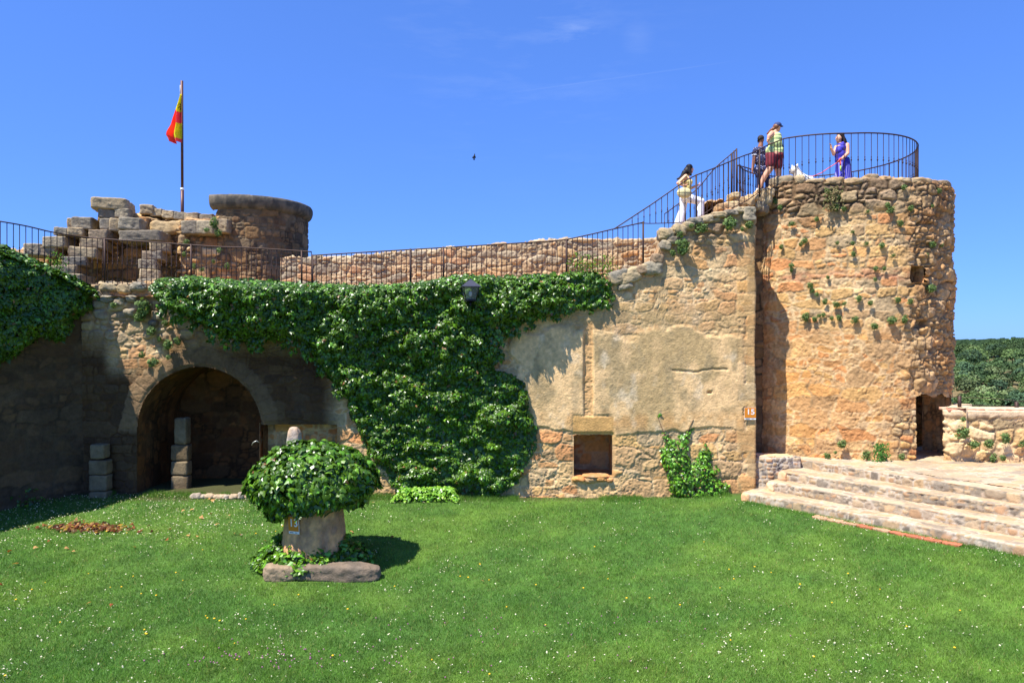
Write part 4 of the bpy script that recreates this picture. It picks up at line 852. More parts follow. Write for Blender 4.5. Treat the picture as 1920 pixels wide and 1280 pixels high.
# the ivy crown
iv3 = thing('ivy_dome', 'dome of large dark glossy ivy leaves covering the top of the stone pedestal', 'ivy', loc=(MX, MY, MZ+1.1))
n = 6200; th = R.random(n)*2*math.pi; ph = np.arcsin(R.uniform(-.62, 1, n)); cz = 1.36
lump = 1+.13*(fbm(th*3, ph*3, 3, 64)-.5)*2+.10*(fbm(th*9, ph*9, 2, 66)-.5)
r_ = lump*(1-.12*R.random(n)**2)
dx = np.cos(ph)*np.cos(th); dy = np.cos(ph)*np.sin(th); dz = np.sin(ph)
rx = 1.13*np.where(dz < 0, 1+.42*dz, 1)**1; hz = np.where(dz > 0, .80, .40+.26*fbm(th*2.5+2, th*0, 3, 65)+.35*sstep(-.3, -.9, np.cos(th)))
p = np.stack([MX-.02+dx*r_*rx, MY-.05+dy*r_*rx*.80, MZ+cz+dz*hz*r_], -1)
mb = MB(); nn_ = np.stack([dx, dy, dz*1.2], -1); v, f, c = leaves(p, nn_, .11, leafcols(n, .10), droop=1.0, rnd=.5, up=.2); mb.add(v, f, c)
n = 1600; th = R.random(n)*2*math.pi; ph = np.arcsin(R.uniform(-.45, 1, n)); p = np.stack([MX+np.cos(ph)*np.cos(th)*.88, MY-.05+np.cos(ph)*np.sin(th)*.70, MZ+cz+np.sin(ph)*.62], -1)
v, f, c = leaves(p, p-np.array([MX, MY, MZ+cz]), .17, leafcols(n, 0)*.8, rnd=.3); mb.add(v, f, c)  # inner dome leaves, shade painted into their darker colour
for i in range(60):      # hanging fringe
    t = R.random()*2*math.pi; L = R.uniform(.06, .22); k = int(L*60); rr_ = R.uniform(.72, .95)
    p = np.c_[MX+rr_*math.cos(t)+R.normal(0, .04, k), MY-.05+.82*rr_*math.sin(t)+R.normal(0, .04, k), MZ+1.20-R.random(k)*L*(1 if math.cos(t) < -.1 or math.sin(t) > 0 else .35)-.06*math.cos(t)]
    v, f, c = leaves(p, np.tile([math.cos(t), math.sin(t), .1], (k, 1)), .11, leafcols(k, .05), droop=2); mb.add(v, f, c)
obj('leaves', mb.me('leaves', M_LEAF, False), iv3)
iv4 = thing('ivy_collar', 'ring of ivy growing round the foot of the stone pedestal', 'ivy', loc=(MX, MY, MZ))
n = 2600; th = R.random(n)*2*math.pi; r_ = .56+.50*R.random(n)**.8; hh = .42*np.clip(1.12-(r_-.56)/.50, .15, 1)*(.5+fbm(th*2, r_*3, 2, 7))*R.random(n)**.5
p = np.stack([MX+r_*np.cos(th)*1.0-.02, MY-.02+r_*np.sin(th)*.72, MZ+.04+hh+.1*(np.cos(th) < -.6)*0], -1)
v, f, c = leaves(p, np.stack([np.cos(th)*.5, np.sin(th)*.5, np.ones(n)*.8], -1), .10, leafcols(n, .35), droop=.5); obj('leaves', mesh('leaves', v, f, M_LEAF, c, False), iv4)

# ------------------------------------------------------------------ stacked stone pillars, stone post, loose stones, alcove bits
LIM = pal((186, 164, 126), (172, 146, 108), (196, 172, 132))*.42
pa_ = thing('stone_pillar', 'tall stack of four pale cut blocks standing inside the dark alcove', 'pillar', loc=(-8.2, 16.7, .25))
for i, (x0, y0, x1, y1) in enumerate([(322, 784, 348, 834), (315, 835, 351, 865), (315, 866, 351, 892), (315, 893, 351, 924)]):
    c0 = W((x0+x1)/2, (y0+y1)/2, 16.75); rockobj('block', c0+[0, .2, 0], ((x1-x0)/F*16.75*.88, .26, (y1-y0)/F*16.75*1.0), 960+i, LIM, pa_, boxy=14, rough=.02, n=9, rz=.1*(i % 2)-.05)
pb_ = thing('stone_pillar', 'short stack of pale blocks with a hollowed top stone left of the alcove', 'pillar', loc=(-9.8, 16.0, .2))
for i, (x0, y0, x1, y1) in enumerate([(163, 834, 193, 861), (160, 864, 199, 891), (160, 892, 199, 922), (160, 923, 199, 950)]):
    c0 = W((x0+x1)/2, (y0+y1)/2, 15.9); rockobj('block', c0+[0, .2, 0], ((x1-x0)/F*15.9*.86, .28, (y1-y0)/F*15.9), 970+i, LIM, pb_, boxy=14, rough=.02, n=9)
mb = MB(); rock(mb, W(551, 870, 15.0)+[0, 0, 0], (.33, .3, 1.62), 980, pal((170, 160, 150), (190, 160, 130), (150, 140, 132)), boxy=3.4, rough=.04, n=17)
obj('stone_post', mb.me('stone_post', M_STONE), None, 'round-topped grey stone post peeping above the ivy dome', 'post')
for i, (x, y, w_, h_) in enumerate([(368, 937, 22, 9), (392, 936, 20, 8), (412, 935, 26, 7), (438, 934, 16, 8), (453, 932, 15, 12), (467, 930, 17, 13), (382, 938, 12, 7), (425, 936, 12, 7)]):
    mb = MB(); p = W(x, y, 15.95); rock(mb, (p[0], 15.95, float(gz(p[0], 15.95))+h_/170), (w_/80, .16, h_/80*1.2), 985+i, pal((170, 156, 136), (150, 136, 120), (184, 160, 130)), boxy=2.6, rough=.14)
    obj('loose_stone', mb.me('loose_stone', M_STONE), None, 'small loose stone in the row at the alcove foot', 'stone', group='loose stones at the alcove foot')
v, f = tube([W(472, 834, 16.1), W(475, 829, 16.05), (W(481, 826, 16.05)), W(486, 829, 16.1)], .012, 6)
obj('metal_handle', mesh('metal_handle', v, f, pmat('pale_metal', (200, 198, 190), .4, .6)), None, 'small curved pale metal bracket on the alcove jamb', 'bracket')

# ------------------------------------------------------------------ numbered signs
M_ORS = pmat('orange_enamel', (214, 130, 28), .45, noise=.04); M_WHT = pmat('white_enamel', (236, 236, 232), .45); M_DRK = pmat('dark_ink', (40, 60, 96), .5)
def textmesh(s, size, mat, name):
    cu = bpy.data.curves.new(name, 'FONT'); cu.body = s; cu.size = size; cu.align_x = 'CENTER'; cu.align_y = 'CENTER'; cu.extrude = .0015; cu.space_character = 1.02; cu.offset = .0028
    o = bpy.data.objects.new(name, cu); S.collection.objects.link(o); dg = bpy.context.evaluated_depsgraph_get(); me = bpy.data.meshes.new_from_object(o.evaluated_get(dg)); me.name = name
    bpy.data.objects.remove(o); me.materials.clear(); me.materials.append(mat); return me
def sign(txt, w_, h_, p, rz, label, tilt=0):
    t = thing('number_sign', label, 'sign', loc=p, rz=rz); t.rotation_euler = (0, tilt, rz)
    def bx(name, c, s, m, par=t):
        v, f = box(c, s); o = bpy.data.objects.new(name, mesh(name, v, f, m, smooth=False)); S.collection.objects.link(o); o.parent = par; return o
    bx('plate', (0, 0, 0), (w_, .012, h_), M_WHT); pn = bx('orange_panel', (0, -.008, h_*.07), (w_*.99, .005, h_*.84), M_ORS)
    o = bpy.data.objects.new('numeral', textmesh(txt, h_*.62, M_WHT, 'numeral')); S.collection.objects.link(o); o.parent = pn; o.location = (w_*.03, -.0125, h_*.12); o.rotation_euler = (math.pi/2, 0, 0); o.scale = (1.12, 1, 1)
    bx('small_print', (-w_*.22, -.0075, -h_*.43), (w_*.34, .002, h_*.035), M_DRK); bx('small_print', (w_*.22, -.0075, -h_*.43), (w_*.2, .002, h_*.02), M_DRK)
sign('15', .262, .28, tuple(WP(1406.5, 775, .075)), math.atan2(DW[1], DW[0]), 'orange numbered sign reading 15 on the right end of the courtyard wall')
a_ = math.radians(-118); sp = np.array([MX+.545*math.cos(a_), MY+.545*math.sin(a_)])
p13 = W(551, 984, sp[1]-.02); sign('13', .232, .29, (float(p13[0]), float(sp[1])-.02, float(p13[2])), a_+math.pi/2, 'orange numbered sign reading 13 on the ivy-topped pedestal', tilt=-.06)

# ------------------------------------------------------------------ wall lantern
M_ZINC = pmat('dull_zinc', (84, 84, 92), .45, .6, noise=.2); M_BLK = pmat('black_iron', (26, 26, 28), .5, .4)
mg, t_, b_g = newmat('frosted_glass'); b_g.inputs['Base Color'].default_value = (.55, .62, .60, 1); b_g.inputs['Transmission Weight'].default_value = .75; b_g.inputs['Roughness'].default_value = .12; b_g.inputs['Alpha'].default_value = .55
lp = W(882, 549, 15.3); la = thing('wall_lantern', 'square tapering glass lantern with zinc roof on bracket before the ivy', 'lantern', loc=(lp[0], lp[1], lp[2]-.3))
def frus(z0, z1, r0, r1, m, name, open_=False, rot=math.pi/4):
    v = [(lp[0]+r*math.sqrt(2)*math.cos(rot+k*math.pi/2+.18), lp[1]+r*math.sqrt(2)*math.sin(rot+k*math.pi/2+.18), lp[2]+z) for z, r in ((z0, r0), (z1, r1)) for k in range(4)]
    f = [[k, (k+1) % 4, (k+1) % 4+4, k+4] for k in range(4)]+([] if open_ else [[3, 2, 1, 0], [4, 5, 6, 7]]); return obj(name, mesh(name, v, np.array(f), m, smooth=False), la), v
frus(.14, .285, .21, .035, M_ZINC, 'roof'); frus(.125, .141, .215, .212, M_ZINC, 'eaves'); frus(.285, .315, .02, .012, M_ZINC, 'finial')
_, cv = frus(-.155, .125, .115, .178, mg, 'glass', True); frus(-.185, -.155, .125, .125, M_BLK, 'base'); 
mb = MB()
for k in range(4): v, f = tube([np.array(cv[k]), np.array(cv[k+4])], .011, 4); mb.add(v, f); 
for k in range(4): v, f = tube([np.array(cv[k]), np.array(cv[(k+1) % 4])], .010, 4); mb.add(v, f)
obj('frame', mb.me('frame', M_BLK, col=False), la)
v, f = ellip(lp+[0, 0, -.02], (.035, .035, .06)); obj('bulb', mesh('bulb', v, f, M_WHT), la)
v, f = tube([lp+[0, 0, -.18], lp+[0, .02, -.3], lp+[0, .12, -.42], lp+[0, .4, -.48], lp+[0, .9, -.46]], .022, 7); obj('bracket', mesh('bracket', v, f, M_BLK), la)

# ------------------------------------------------------------------ flagpole, flag, bird
FY = 19.2; b0 = W(342, 412, FY); t0 = W(341, 152, FY)
fp = thing('flagpole', 'brown steel flagpole rising from the ruin on the left', 'flagpole', loc=tuple(b0))
mid = b0+(t0-b0)*.22
v, f = tube([b0-[0, 0, .3], mid], .045, 10); obj('lower_pole', mesh('lower_pole', v, f, M_POLE), fp)
v, f = tube([mid, t0], .036, 10); obj('upper_pole', mesh('upper_pole', v, f, M_POLE), fp)
v, f = tube([mid-[0, 0, .03], mid+[0, 0, .03]], .05, 10); obj('joint_collar', mesh('joint_collar', v, f, M_WHT), fp)
v, f = tube([t0+(b0-t0)*.03+[-.045, 0, 0], t0+(b0-t0)*.11+[-.05, 0, 0]], .008, 5); obj('halyard', mesh('halyard', v, f, M_WHT), fp)
# the flag hangs in folds; colours follow the cloth
nu_, nv_ = 60, 90; u, v_ = np.meshgrid(np.linspace(0, 1, nu_), np.linspace(0, 1, nv_), indexing='ij')     # u along the fly, v down the hoist
ff = W(0, 0, FY); m2 = FY/F
hoX = np.interp(v_, [0, 1], [342, 343]); topy = 178; boty = 268
# outer outline of the hanging cloth, in photo proportions
outl = np.interp(v_, [0, .2, .45, .62, .78, .85, .93, 1], [339, 334, 328, 325, 318, 317, 321, 323])
fold = .10*np.sin(u*9+v_*2.5)*sstep(0, .3, u)*(.4+v_)
Xp = hoX+(outl-hoX)*(1-(1-u)**1.4)+(u*(1-u))*3*np.sin(v_*9+u*4); Yp = topy+(boty-topy)*v_+3*u*np.sin(v_*3)
x3 = (Xp-960)*m2; z3 = CAMZ+(640-Yp)*m2
red = lin((240, 110, 118)); yel = lin((232, 222, 60)); cst = lin((140, 60, 60))
st_ = u*.9+.9*(v_-.5)+.10*np.sin(v_*14+u*3); band = ((v_ > .36)&(v_ < .60)&(u < .97)) | ((u > .60-.0*v_)&(v_ > .50)) | (v_ > .93); band |= (u > .80) & (v_ > .3)
c_ = np.where(band[..., None], red, yel)
cr_ = (np.hypot((u-.32)/.16, (v_-.26)/.075) < 1); c_ = np.where((cr_ & (hsh(np.floor(u*16), np.floor(v_*50), 3) > .7))[..., None], cst, c_)
M_FLAG = amat('flag_cloth', rough=.8, var=.05, bump=0, transl=.6)
fm = mesh('flag', np.stack([x3, FY-.05+fold, z3], -1).reshape(-1, 3), gridf(nu_, nv_), M_FLAG, c_.reshape(-1, 3))
fo = obj('flag', fm, None, 'red and yellow striped flag hanging limp from the flagpole', 'flag'); sm = fo.modifiers.new('s', 'SOLIDIFY'); sm.thickness = .004
bd = thing('bird', 'small dark bird flying against the blue sky', 'bird', loc=tuple(W(889, 294, 62)))
bp_ = W(889, 294, 62); v, f = ellip(bp_, (.09, .10, .19), (.3, 'Y')); mb = MB().add(v, f); v, f = ellip(bp_+[.05, -.05, .2], (.05, .05, .06)); mb.add(v, f); obj('body', mb.me('body', M_BLK, col=False), bd)
for sg, q in ((-1, [(0, 0, .08), (-.16, .1, .02), (-.20, .1, -.12), (-.05, 0, -.10)]), (1, [(0, 0, .10), (.13, .1, .06), (.16, .1, -.10), (.04, 0, -.12)])):
    P = np.array(q)+bp_; V = np.vstack([P, P+[0, .02, 0]]); obj('wing', mesh('wing', V, np.array([[0, 1, 2, 3], [7, 6, 5, 4], [0, 4, 5, 1], [1, 5, 6, 2], [2, 6, 7, 3], [3, 7, 4, 0]]), M_BLK), bd)
P = np.array([(-.05, 0, -.15), (.05, 0, -.15), (.09, 0, -.3), (-.09, 0, -.28)])+bp_; V = np.vstack([P, P+[0, .02, 0]]); obj('tail', mesh('tail', V, np.array([[0, 1, 2, 3], [7, 6, 5, 4], [0, 4, 5, 1], [1, 5, 6, 2], [2, 6, 7, 3], [3, 7, 4, 0]]), M_BLK), bd)

# ------------------------------------------------------------------ wrought iron railings
n_ = 6; pr = [(0, .009), (.43, .009), (.445, .014), (.46, .022), (.475, .014), (.49, .009), (.515, .016), (.53, .009), (1, .009)]
bv = np.array([(r*math.cos(t), r*math.sin(t), z) for z, r in pr for t in np.arange(n_)/n_*2*math.pi]); bf = np.array([[i*n_+j, i*n_+(j+1) % n_, (i+1)*n_+(j+1) % n_, (i+1)*n_+j] for i in range(len(pr)-1) for j in range(n_)])
BAL = mesh('baluster', bv, bf, M_IRON)
def densify(p, n=12):
    p = np.asarray(p, float); return spline(list(p), n) if len(p) > 2 else np.stack([np.linspace(p[0][k], p[1][k], 20) for k in range(3)], -1)
def railing(name, label, top, bot, sp, posts=(), bottom_rail=True, curve=True, rad=.016, phase=0):
    """top and bot: lists of 3-D points; balusters stand upright between them every sp metres"""
    t = thing(name, label, 'railing', loc=tuple(bot[0]))
    T_ = densify(top) if curve else np.asarray(top, float); B_ = densify(bot) if curve else np.asarray(bot, float)
    v, f = tube(T_, rad, 6); obj('handrail', mesh('handrail', v, f, M_IRON), t)
    if bottom_rail: v, f = tube(B_, rad*.7, 6); obj('bottom_rail', mesh('bottom_rail', v, f, M_IRON), t)
    d = np.r_[0, np.cumsum(np.linalg.norm(np.diff(T_[:, :2], axis=0), axis=1))]; db = np.r_[0, np.cumsum(np.linalg.norm(np.diff(B_[:, :2], axis=0), axis=1))]
    n = max(2, int(d[-1]/sp)); tip = Vector(tuple(bot[0]))
    for i in range(n+1):
        s = min(d[-1], (i+phase)*d[-1]/n); x, y, z = [float(np.interp(s, d, T_[:, k])) for k in range(3)]
        fr_ = s/d[-1]*db[-1]; zb = float(np.interp(fr_, db, B_[:, 2]))
        if z-zb < .12: continue
        o = bpy.data.objects.new('baluster', BAL); S.collection.objects.link(o); o.parent = t; o.location = Vector((x, y, zb))-tip; o.scale = (1, 1, z-zb)
    for s in posts:
        s = s*d[-1]; x, y, z = [float(np.interp(s, d, T_[:, k])) for k in range(3)]; zb = float(np.interp(s/d[-1]*db[-1], db, B_[:, 2]))
        v, f = tube([(x, y, zb-.12), (x, y, z+.02)], .022, 8); obj('post', mesh('post', v, f, M_IRON), t)
    return t
def yl(px): return np.interp(px, [0, 90, 170, 590, 1240, 1300, 1390, 1430], [15.1, 15.75, 16.25, 16.15, 16.0, 16.05, 16.3, 16.55])
def pts(q, yf=yl, dy=0): return [W(x, y, float(yf(x))+dy) for x, y in q]
railing('iron_railing', 'rusty iron railing descending along the left wall walk in front of the ruin', pts([(-60, 405), (0, 415), (50, 424), (102, 436), (170, 446), (287, 454), (400, 462), (475, 465), (584, 472)]), pts([(-60, 500), (0, 505), (50, 513), (102, 522), (170, 532), (287, 534), (400, 536), (475, 537), (584, 534)]), .118, posts=[.36, .63, .97])
railing('iron_railing', 'long thin iron railing above the large ivy curtain', pts([(584, 479), (700, 472), (820, 465), (920, 459), (1000, 454), (1055, 450), (1105, 440), (1152, 429), (1206, 417)]), pts([(584, 544), (700, 546), (820, 536), (920, 530), (1000, 528), (1055, 526), (1105, 522), (1152, 515), (1206, 497)]), .118, posts=[.003, .30, .40, .77, 1.0])
railing('iron_railing', 'iron stair railing on the stepped wall top beside the woman in white trousers', pts([(1152, 429), (1196, 400), (1222, 383), (1258, 358), (1294, 334), (1340, 315), (1390, 294), (1412, 286), (1440, 272)]), pts([(1152, 429), (1196, 419.5), (1222, 419), (1258, 418), (1294, 415), (1340, 404), (1393, 380), (1412, 368), (1440, 350)]), .135, posts=[.5, .94])
ys = lambda px: np.interp(px, [1240, 1390], [18.3, 18.3])
railing('iron_railing', 'inner iron stair railing behind the climbing woman ending in a tall post', pts([(1246, 401), (1271, 383), (1297, 363), (1314, 347), (1340, 316), (1371, 289), (1381, 280)], ys), pts([(1246, 432), (1271, 428), (1297, 420), (1314, 405), (1340, 388), (1371, 372), (1381, 366)], ys), .11, posts=[.93, .965, 1.0])
ysb = lambda px: np.interp(px, [1370, 1470], [18.3, 20.0])
railing('iron_railing', 'short iron railing linking the tall stair post to the tower ring', pts([(1383, 310), (1398, 314), (1411, 318), (1440, 326)], ysb), pts([(1383, 368), (1398, 372), (1411, 374), (1440, 384)], ysb), .12)
rc_ = np.array([8.47, 18.5]); rr_ = 2.18; zr = 8.98
an_ = np.linspace(math.radians(-143), math.radians(160), 90); dzr = np.interp(an_, [an_[0], math.radians(-125), math.radians(-100)], [.10, .06, 0])
q0 = W(1440, 272, 16.55)
top = [(rc_[0]+rr_*math.cos(a), rc_[1]+rr_*math.sin(a), zr+d_) for a, d_ in zip(an_, dzr)]; top = [tuple(q0)]+top[1:]
bot = [(x, y, 7.80 if i > 4 else 7.7) for i, (x, y, z) in enumerate(top)]
railing('iron_railing', 'circular iron railing crowning the round tower', top, bot, .155, posts=[.42, .44, .75], curve=False, rad=.018)

# wire fence on the terrace parapet
fe = thing('wire_fence', 'dark wire fence with short iron posts on the terrace parapet', 'fence', loc=(10.5, 16.1, 2.4))
for x, y0, y1 in ((1799, 742, 772), (1906, 753, 777)):
    v, f = tube([W(x, y1, 16.05), W(x, y0, 16.05)], .045, 6); obj('post', mesh('post', v, f, M_IRON), fe)
for h_ in (.0, .35):
    v, f = tube([W(1780, 744+h_*40, 16.05), W(1850, 746+h_*40, 16.05), W(1906, 751+h_*30, 16.05), W(2150, 765+h_*30, 16.05)], .008, 4); obj('wire', mesh('wire', v, f, M_IRON), fe)
# ------------------------------------------------------------------ people and the dog
def hand(w, d, curl=.5, side=1, s=1.0):
    """palm, four fingers of different length and a thumb, from the wrist w along d"""
    w = np.asarray(w, float); d = np.asarray(d, float); d = d/np.linalg.norm(d); n = np.cross(d, [0, 1, 0]); n = n/(np.linalg.norm(n)+1e-6); b = np.cross(d, n)*side; out = []
    out.append(capsule(w, w+d*.05*s, .022, .026)); pc = w+d*.06*s
    for i, (o, L) in enumerate(((-.027, .062), (-.009, .072), (.009, .068), (.026, .052))):
        k = pc+b*o*s; m = k+(d*math.cos(curl)+n*math.sin(curl))*L*.5*s; e = m+(d*math.cos(curl*2.2)+n*math.sin(curl*2.2))*L*.5*s
        out += [capsule(w+d*.02*s+b*o*.6*s, k, .011, .0105, 8, 4), capsule(k, m, .0105, .0095, 8, 4), capsule(m, e, .0095, .008, 8, 4)]
    t = w+d*.02*s-b*.02*s; out += [capsule(t, t+(d*.6-b*.8)*.035*s, .013, .011, 8, 4), capsule(t+(d*.6-b*.8)*.035*s, t+(d*.95-b*.75)*.06*s, .011, .009, 8, 4)]
    return out
def headp(c, f, s=1.):
    """skull, jaw, nose, lips, ears; f is the way the face looks"""
    c = np.asarray(c, float); f = np.asarray(f, float); f /= np.linalg.norm(f); r = np.cross(f, [0, 0, 1.]); r /= np.linalg.norm(r); u = np.cross(r, f)
    return [ellip(c, (.078*s, .088*s, .10*s)), ellip(c+f*.02*s-u*.055*s, (.055*s, .058*s, .06*s)), capsule(c+f*.086*s+u*.012*s, c+f*.103*s-u*.018*s, .008, .013, 8, 4), ellip(c+f*.077*s-u*.052*s, (.02, .02, .009)),
            ellip(c+f*.06*s-u*.085*s, (.026, .026, .02)), ellip(c+r*.078*s-u*.008*s, (.014, .016, .026)), ellip(c-r*.078*s-u*.008*s, (.014, .016, .026))]
def eyes(c, f, par):
    c = np.asarray(c, float); f = np.asarray(f, float); f /= np.linalg.norm(f); r = np.cross(f, [0, 0, 1.]); u = np.cross(r, f)
    for sg in (-1, 1): v, g = ellip(c+f*.077+r*sg*.03+u*.012, (.010, .010, .007), n=8, m=6); obj('eye', mesh('eye', v, g, M_BLK), par)
def blob(name, shapes, mat, par, vox=.010, smooth=6):
    mb = MB()
    for v, f in shapes: mb.add(v, f)
    o = obj(name, mb.me(name, mat, col=False), par)
    m = o.modifiers.new('r', 'REMESH'); m.mode = 'VOXEL'; m.voxel_size = vox; m.use_smooth_shade = True
    m = o.modifiers.new('s', 'SMOOTH'); m.iterations = smooth; m.factor = .5
    return o
def limb(*a):      # a: (px, py, depth, radius) ... in photo columns at the person's depth
    return [capsule(a[i][0], a[i+1][0], a[i][1], a[i+1][1]) for i in range(len(a)-1)]
SK1 = pmat('skin_light', (214, 160, 128), .55, noise=.05); SK2 = pmat('skin_brown', (150, 98, 72), .55, noise=.05); HAIRB = pmat('black_hair', (26, 20, 20), .6, noise=.4, nscale=30, spec=.3); HAIRR = pmat('brown_hair', (120, 76, 48), .5, noise=.35, nscale=30, bump=.8)

def pc_(Y):
    return lambda x, y, d=0.: W(x, y, Y+d)*1.0 if not d else (W(x, y, Y)+np.array([0, d, 0]))
# woman climbing the stair
q = pc_(17.5); P1 = thing('person', 'woman with long black hair, yellow top and white trousers climbing the stair', 'person', loc=tuple(q(1280, 420)))
f1 = (1, -.15, -.05); hc = q(1293.5, 317)
blob('body', headp(hc, f1)+limb((q(1291, 324), .052), (q(1288, 333, .0), .055))+[ellip(q(1287, 340), (.11, .17, .13)), ellip(q(1288, 352), (.10, .14, .14)), ellip(q(1285, 366), (.12, .16, .13)), ellip(q(1292, 341, -.0), (.08, .13, .08))]
     + limb((q(1283, 333, -.15), .052), (q(1267.5, 347, -.20), .042), (q(1278, 351.5, -.22), .032))+hand(q(1278, 351.5, -.22), q(1285, 351)-q(1279, 352), .4)
     + limb((q(1292, 334, .15), .050), (q(1297, 351, .16), .040), (q(1309, 346, .12), .030))+hand(q(1309, 346, .12), q(1316, 343)-q(1309, 346), .5)
     + limb((q(1283, 370, .06), .09), (q(1280, 393, .07), .06), (q(1275, 415, .07), .045))+limb((q(1288, 370, -.07), .09), (q(1313, 379, -.08), .065), (q(1311, 402, -.08), .045)), SK1, P1, .009)
eyes(hc, f1, P1)
blob('hair', [ellip(hc+[-.02, 0, .03], (.095, .105, .10)), capsule(q(1289, 319), q(1280, 333, -.03), .095, .085), capsule(q(1283, 325, -.05), q(1273, 341, -.06), .08, .035), capsule(q(1290, 322, .06), q(1281, 336, .08), .07, .05), capsule(q(1291, 313, -.07), q(1293, 330, -.11), .05, .03), capsule(q(1278, 332), q(1270, 336), .04, .025)], HAIRB, P1, .012, 2)
CL = pmat('yellow_cotton', (222, 206, 130), .8, noise=.1, bump=.3); WT = pmat('white_cotton', (232, 232, 236), .85, noise=.05, bump=.3)
blob('top', [ellip(q(1287, 343), (.125, .185, .12)), ellip(q(1288.5, 352), (.112, .155, .15)), ellip(q(1286, 364), (.13, .17, .10)), ellip(q(1293.5, 342), (.07, .14, .08)), capsule(q(1291, 338, -.1), q(1288, 332, -.08), .02, .018)], CL, P1, .011)
blob('trousers', [ellip(q(1285, 371), (.135, .175, .13))]+limb((q(1283, 373, .07), .115), (q(1281, 394, .08), .095), (q(1275, 417, .08), .125))+limb((q(1289, 373, -.08), .12), (q(1312.5, 379, -.09), .095), (q(1312, 384, -.09), .09), (q(1310, 405, -.09), .115)), WT, P1, .012, 4)
for a in (q(1276, 419, .06), q(1313, 408, -.09)): blob('shoe', [capsule(a, a+[.10, 0, 0], .04, .032)], WT, P1, .01)
BG = pmat('pale_straw', (214, 202, 148), .8, noise=.25, nscale=40, bump=.5); BD = pmat('olive_band', (96, 98, 74), .7)
bag = thing('handbag', 'round pale yellow straw handbag on the hip of the climbing woman', 'handbag', loc=tuple(q(1277, 376, -.3)))
v, f = ellip(q(1277.5, 366.5, -.30), (.19, .08, .135), n=26, m=16); obj('basket', mesh('basket', v, f, BG), bag)
v, f = ellip(q(1277.5, 366.5, -.30), (.197, .087, .022), n=26, m=8); obj('band', mesh('band', v, f, BD), bag)
v, f = tube([q(1266, 360, -.3), q(1270, 345, -.28), q(1283, 332, -.24), q(1288, 345, -.28), q(1288, 360, -.3)], .011, 6); obj('strap', mesh('strap', v, f, BG), bag)
# woman with the cap
q = pc_(17.35); P2 = thing('person', 'woman in blue cap, lime sleeveless top and dark red shorts by the tower railing', 'person', loc=tuple(q(1440, 358)))
f2 = (.92, .35, -.12); hc = q(1457.5, 238.5)
blob('body', headp(hc, f2)+limb((q(1455.5, 243), .055), (q(1452, 251), .06))+[ellip(q(1452, 256), (.19, .12, .12)), ellip(q(1453, 270), (.17, .13, .16)), ellip(q(1452, 290), (.16, .13, .13))]
     + limb((q(1446, 251, -.05), .066), (q(1438, 259, -.16), .054), (q(1435.5, 268, -.16), .036))+hand(q(1435.5, 268, -.16), q(1438, 275)-q(1435, 268), .7)
     + limb((q(1462, 252, .05), .06), (q(1468, 266, .14), .048), (q(1467, 278, .2), .036))+hand(q(1467, 278, .2), (-.1, .1, -1), .6)
     + limb((q(1446, 300, -.05), .105), (q(1442, 318, -.06), .085), (q(1433, 331, -.02), .066), (q(1424, 352, .02), .042))+limb((q(1459, 300, .05), .105), (q(1461, 322, .05), .078), (q(1461, 342, .05), .058), (q(1460, 358, .05), .042)), SK1, P2, .009)
eyes(hc, f2, P2)
blob('hair', [ellip(hc+[-.025, -.0, .01], (.088, .098, .09)), capsule(q(1453, 240), q(1446, 246, .04), .06, .045), capsule(q(1447, 243), q(1440, 250, .06), .04, .02)], HAIRR, P2, .011, 2)
NV = pmat('navy_cloth', (44, 62, 108), .8, bump=.2); v, f = ellip(hc+[.005, 0, .045], (.10, .102, .085), n=20, m=12)
blob('cap', [(v, f), ellip(hc+np.array([.10, .045, .035]), (.075, .07, .013), (.12, 'Y'))], NV, P2, .01, 2)
v, f = ellip(hc+np.array([.066, .028, .012]), (.03, .07, .017)); obj('sunglasses', mesh('sunglasses', v, f, M_BLK), P2)
LM = pmat('lime_cotton', (210, 226, 150), .8, noise=.1, bump=.4); MRN = pmat('maroon_cotton', (112, 26, 38), .8, noise=.15, bump=.3)
blob('top', [ellip(q(1453.5, 260), (.175, .135, .12)), ellip(q(1454, 254), (.15, .128, .07)), capsule(q(1450, 249, .0), q(1452, 256, .0), .055, .07), ellip(q(1453.5, 270), (.185, .145, .16)), capsule(q(1444, 282), q(1461, 282), .115, .115), capsule(q(1445, 286), q(1460, 286), .112, .112), capsule(q(1457, 251, -.06), q(1455, 260, -.08), .028, .045)], LM, P2, .011)
blob('shorts', [capsule(q(1444, 292), q(1460, 292), .125, .125)]+limb((q(1445, 296, -.04), .13), (q(1443, 309, -.05), .125))+limb((q(1459, 296, .03), .13), (q(1460, 310, .04), .115)), MRN, P2, .012, 4)
for a in (q(1423, 356, .0), q(1458, 361, .05)): blob('shoe', [capsule(a-[.03, 0, 0], a+[.12, 0, 0], .045, .035)], WT, P2, .01)
GB = pmat('olive_nylon', (120, 140, 80), .7, noise=.2)
bk = thing('shoulder_bag', 'small olive bag with dark strap at the far side of the capped woman', 'bag', loc=tuple(q(1468, 296, .2)))
blob('pouch', [capsule(q(1466, 270, .16), q(1468.5, 286, .14), .05, .07)], GB, bk, .011); v, f = tube([q(1456, 250, -.02), q(1462, 262, -.10), q(1468, 280, -.02), q(1471, 297, .05)], .012, 6); obj('strap', mesh('strap', v, f, M_BLK), bk)
v, f = tube([q(1434.2, 265.5, -.20), q(1435.5, 266.5, -.21), q(1437, 266, -.20), q(1437, 265.5, -.13), q(1435, 265, -.12), q(1434.2, 265.5, -.20)], .007, 6); obj('bracelet', mesh('bracelet', v, f, pmat('gold', (210, 170, 70), .3, .8)), P2)
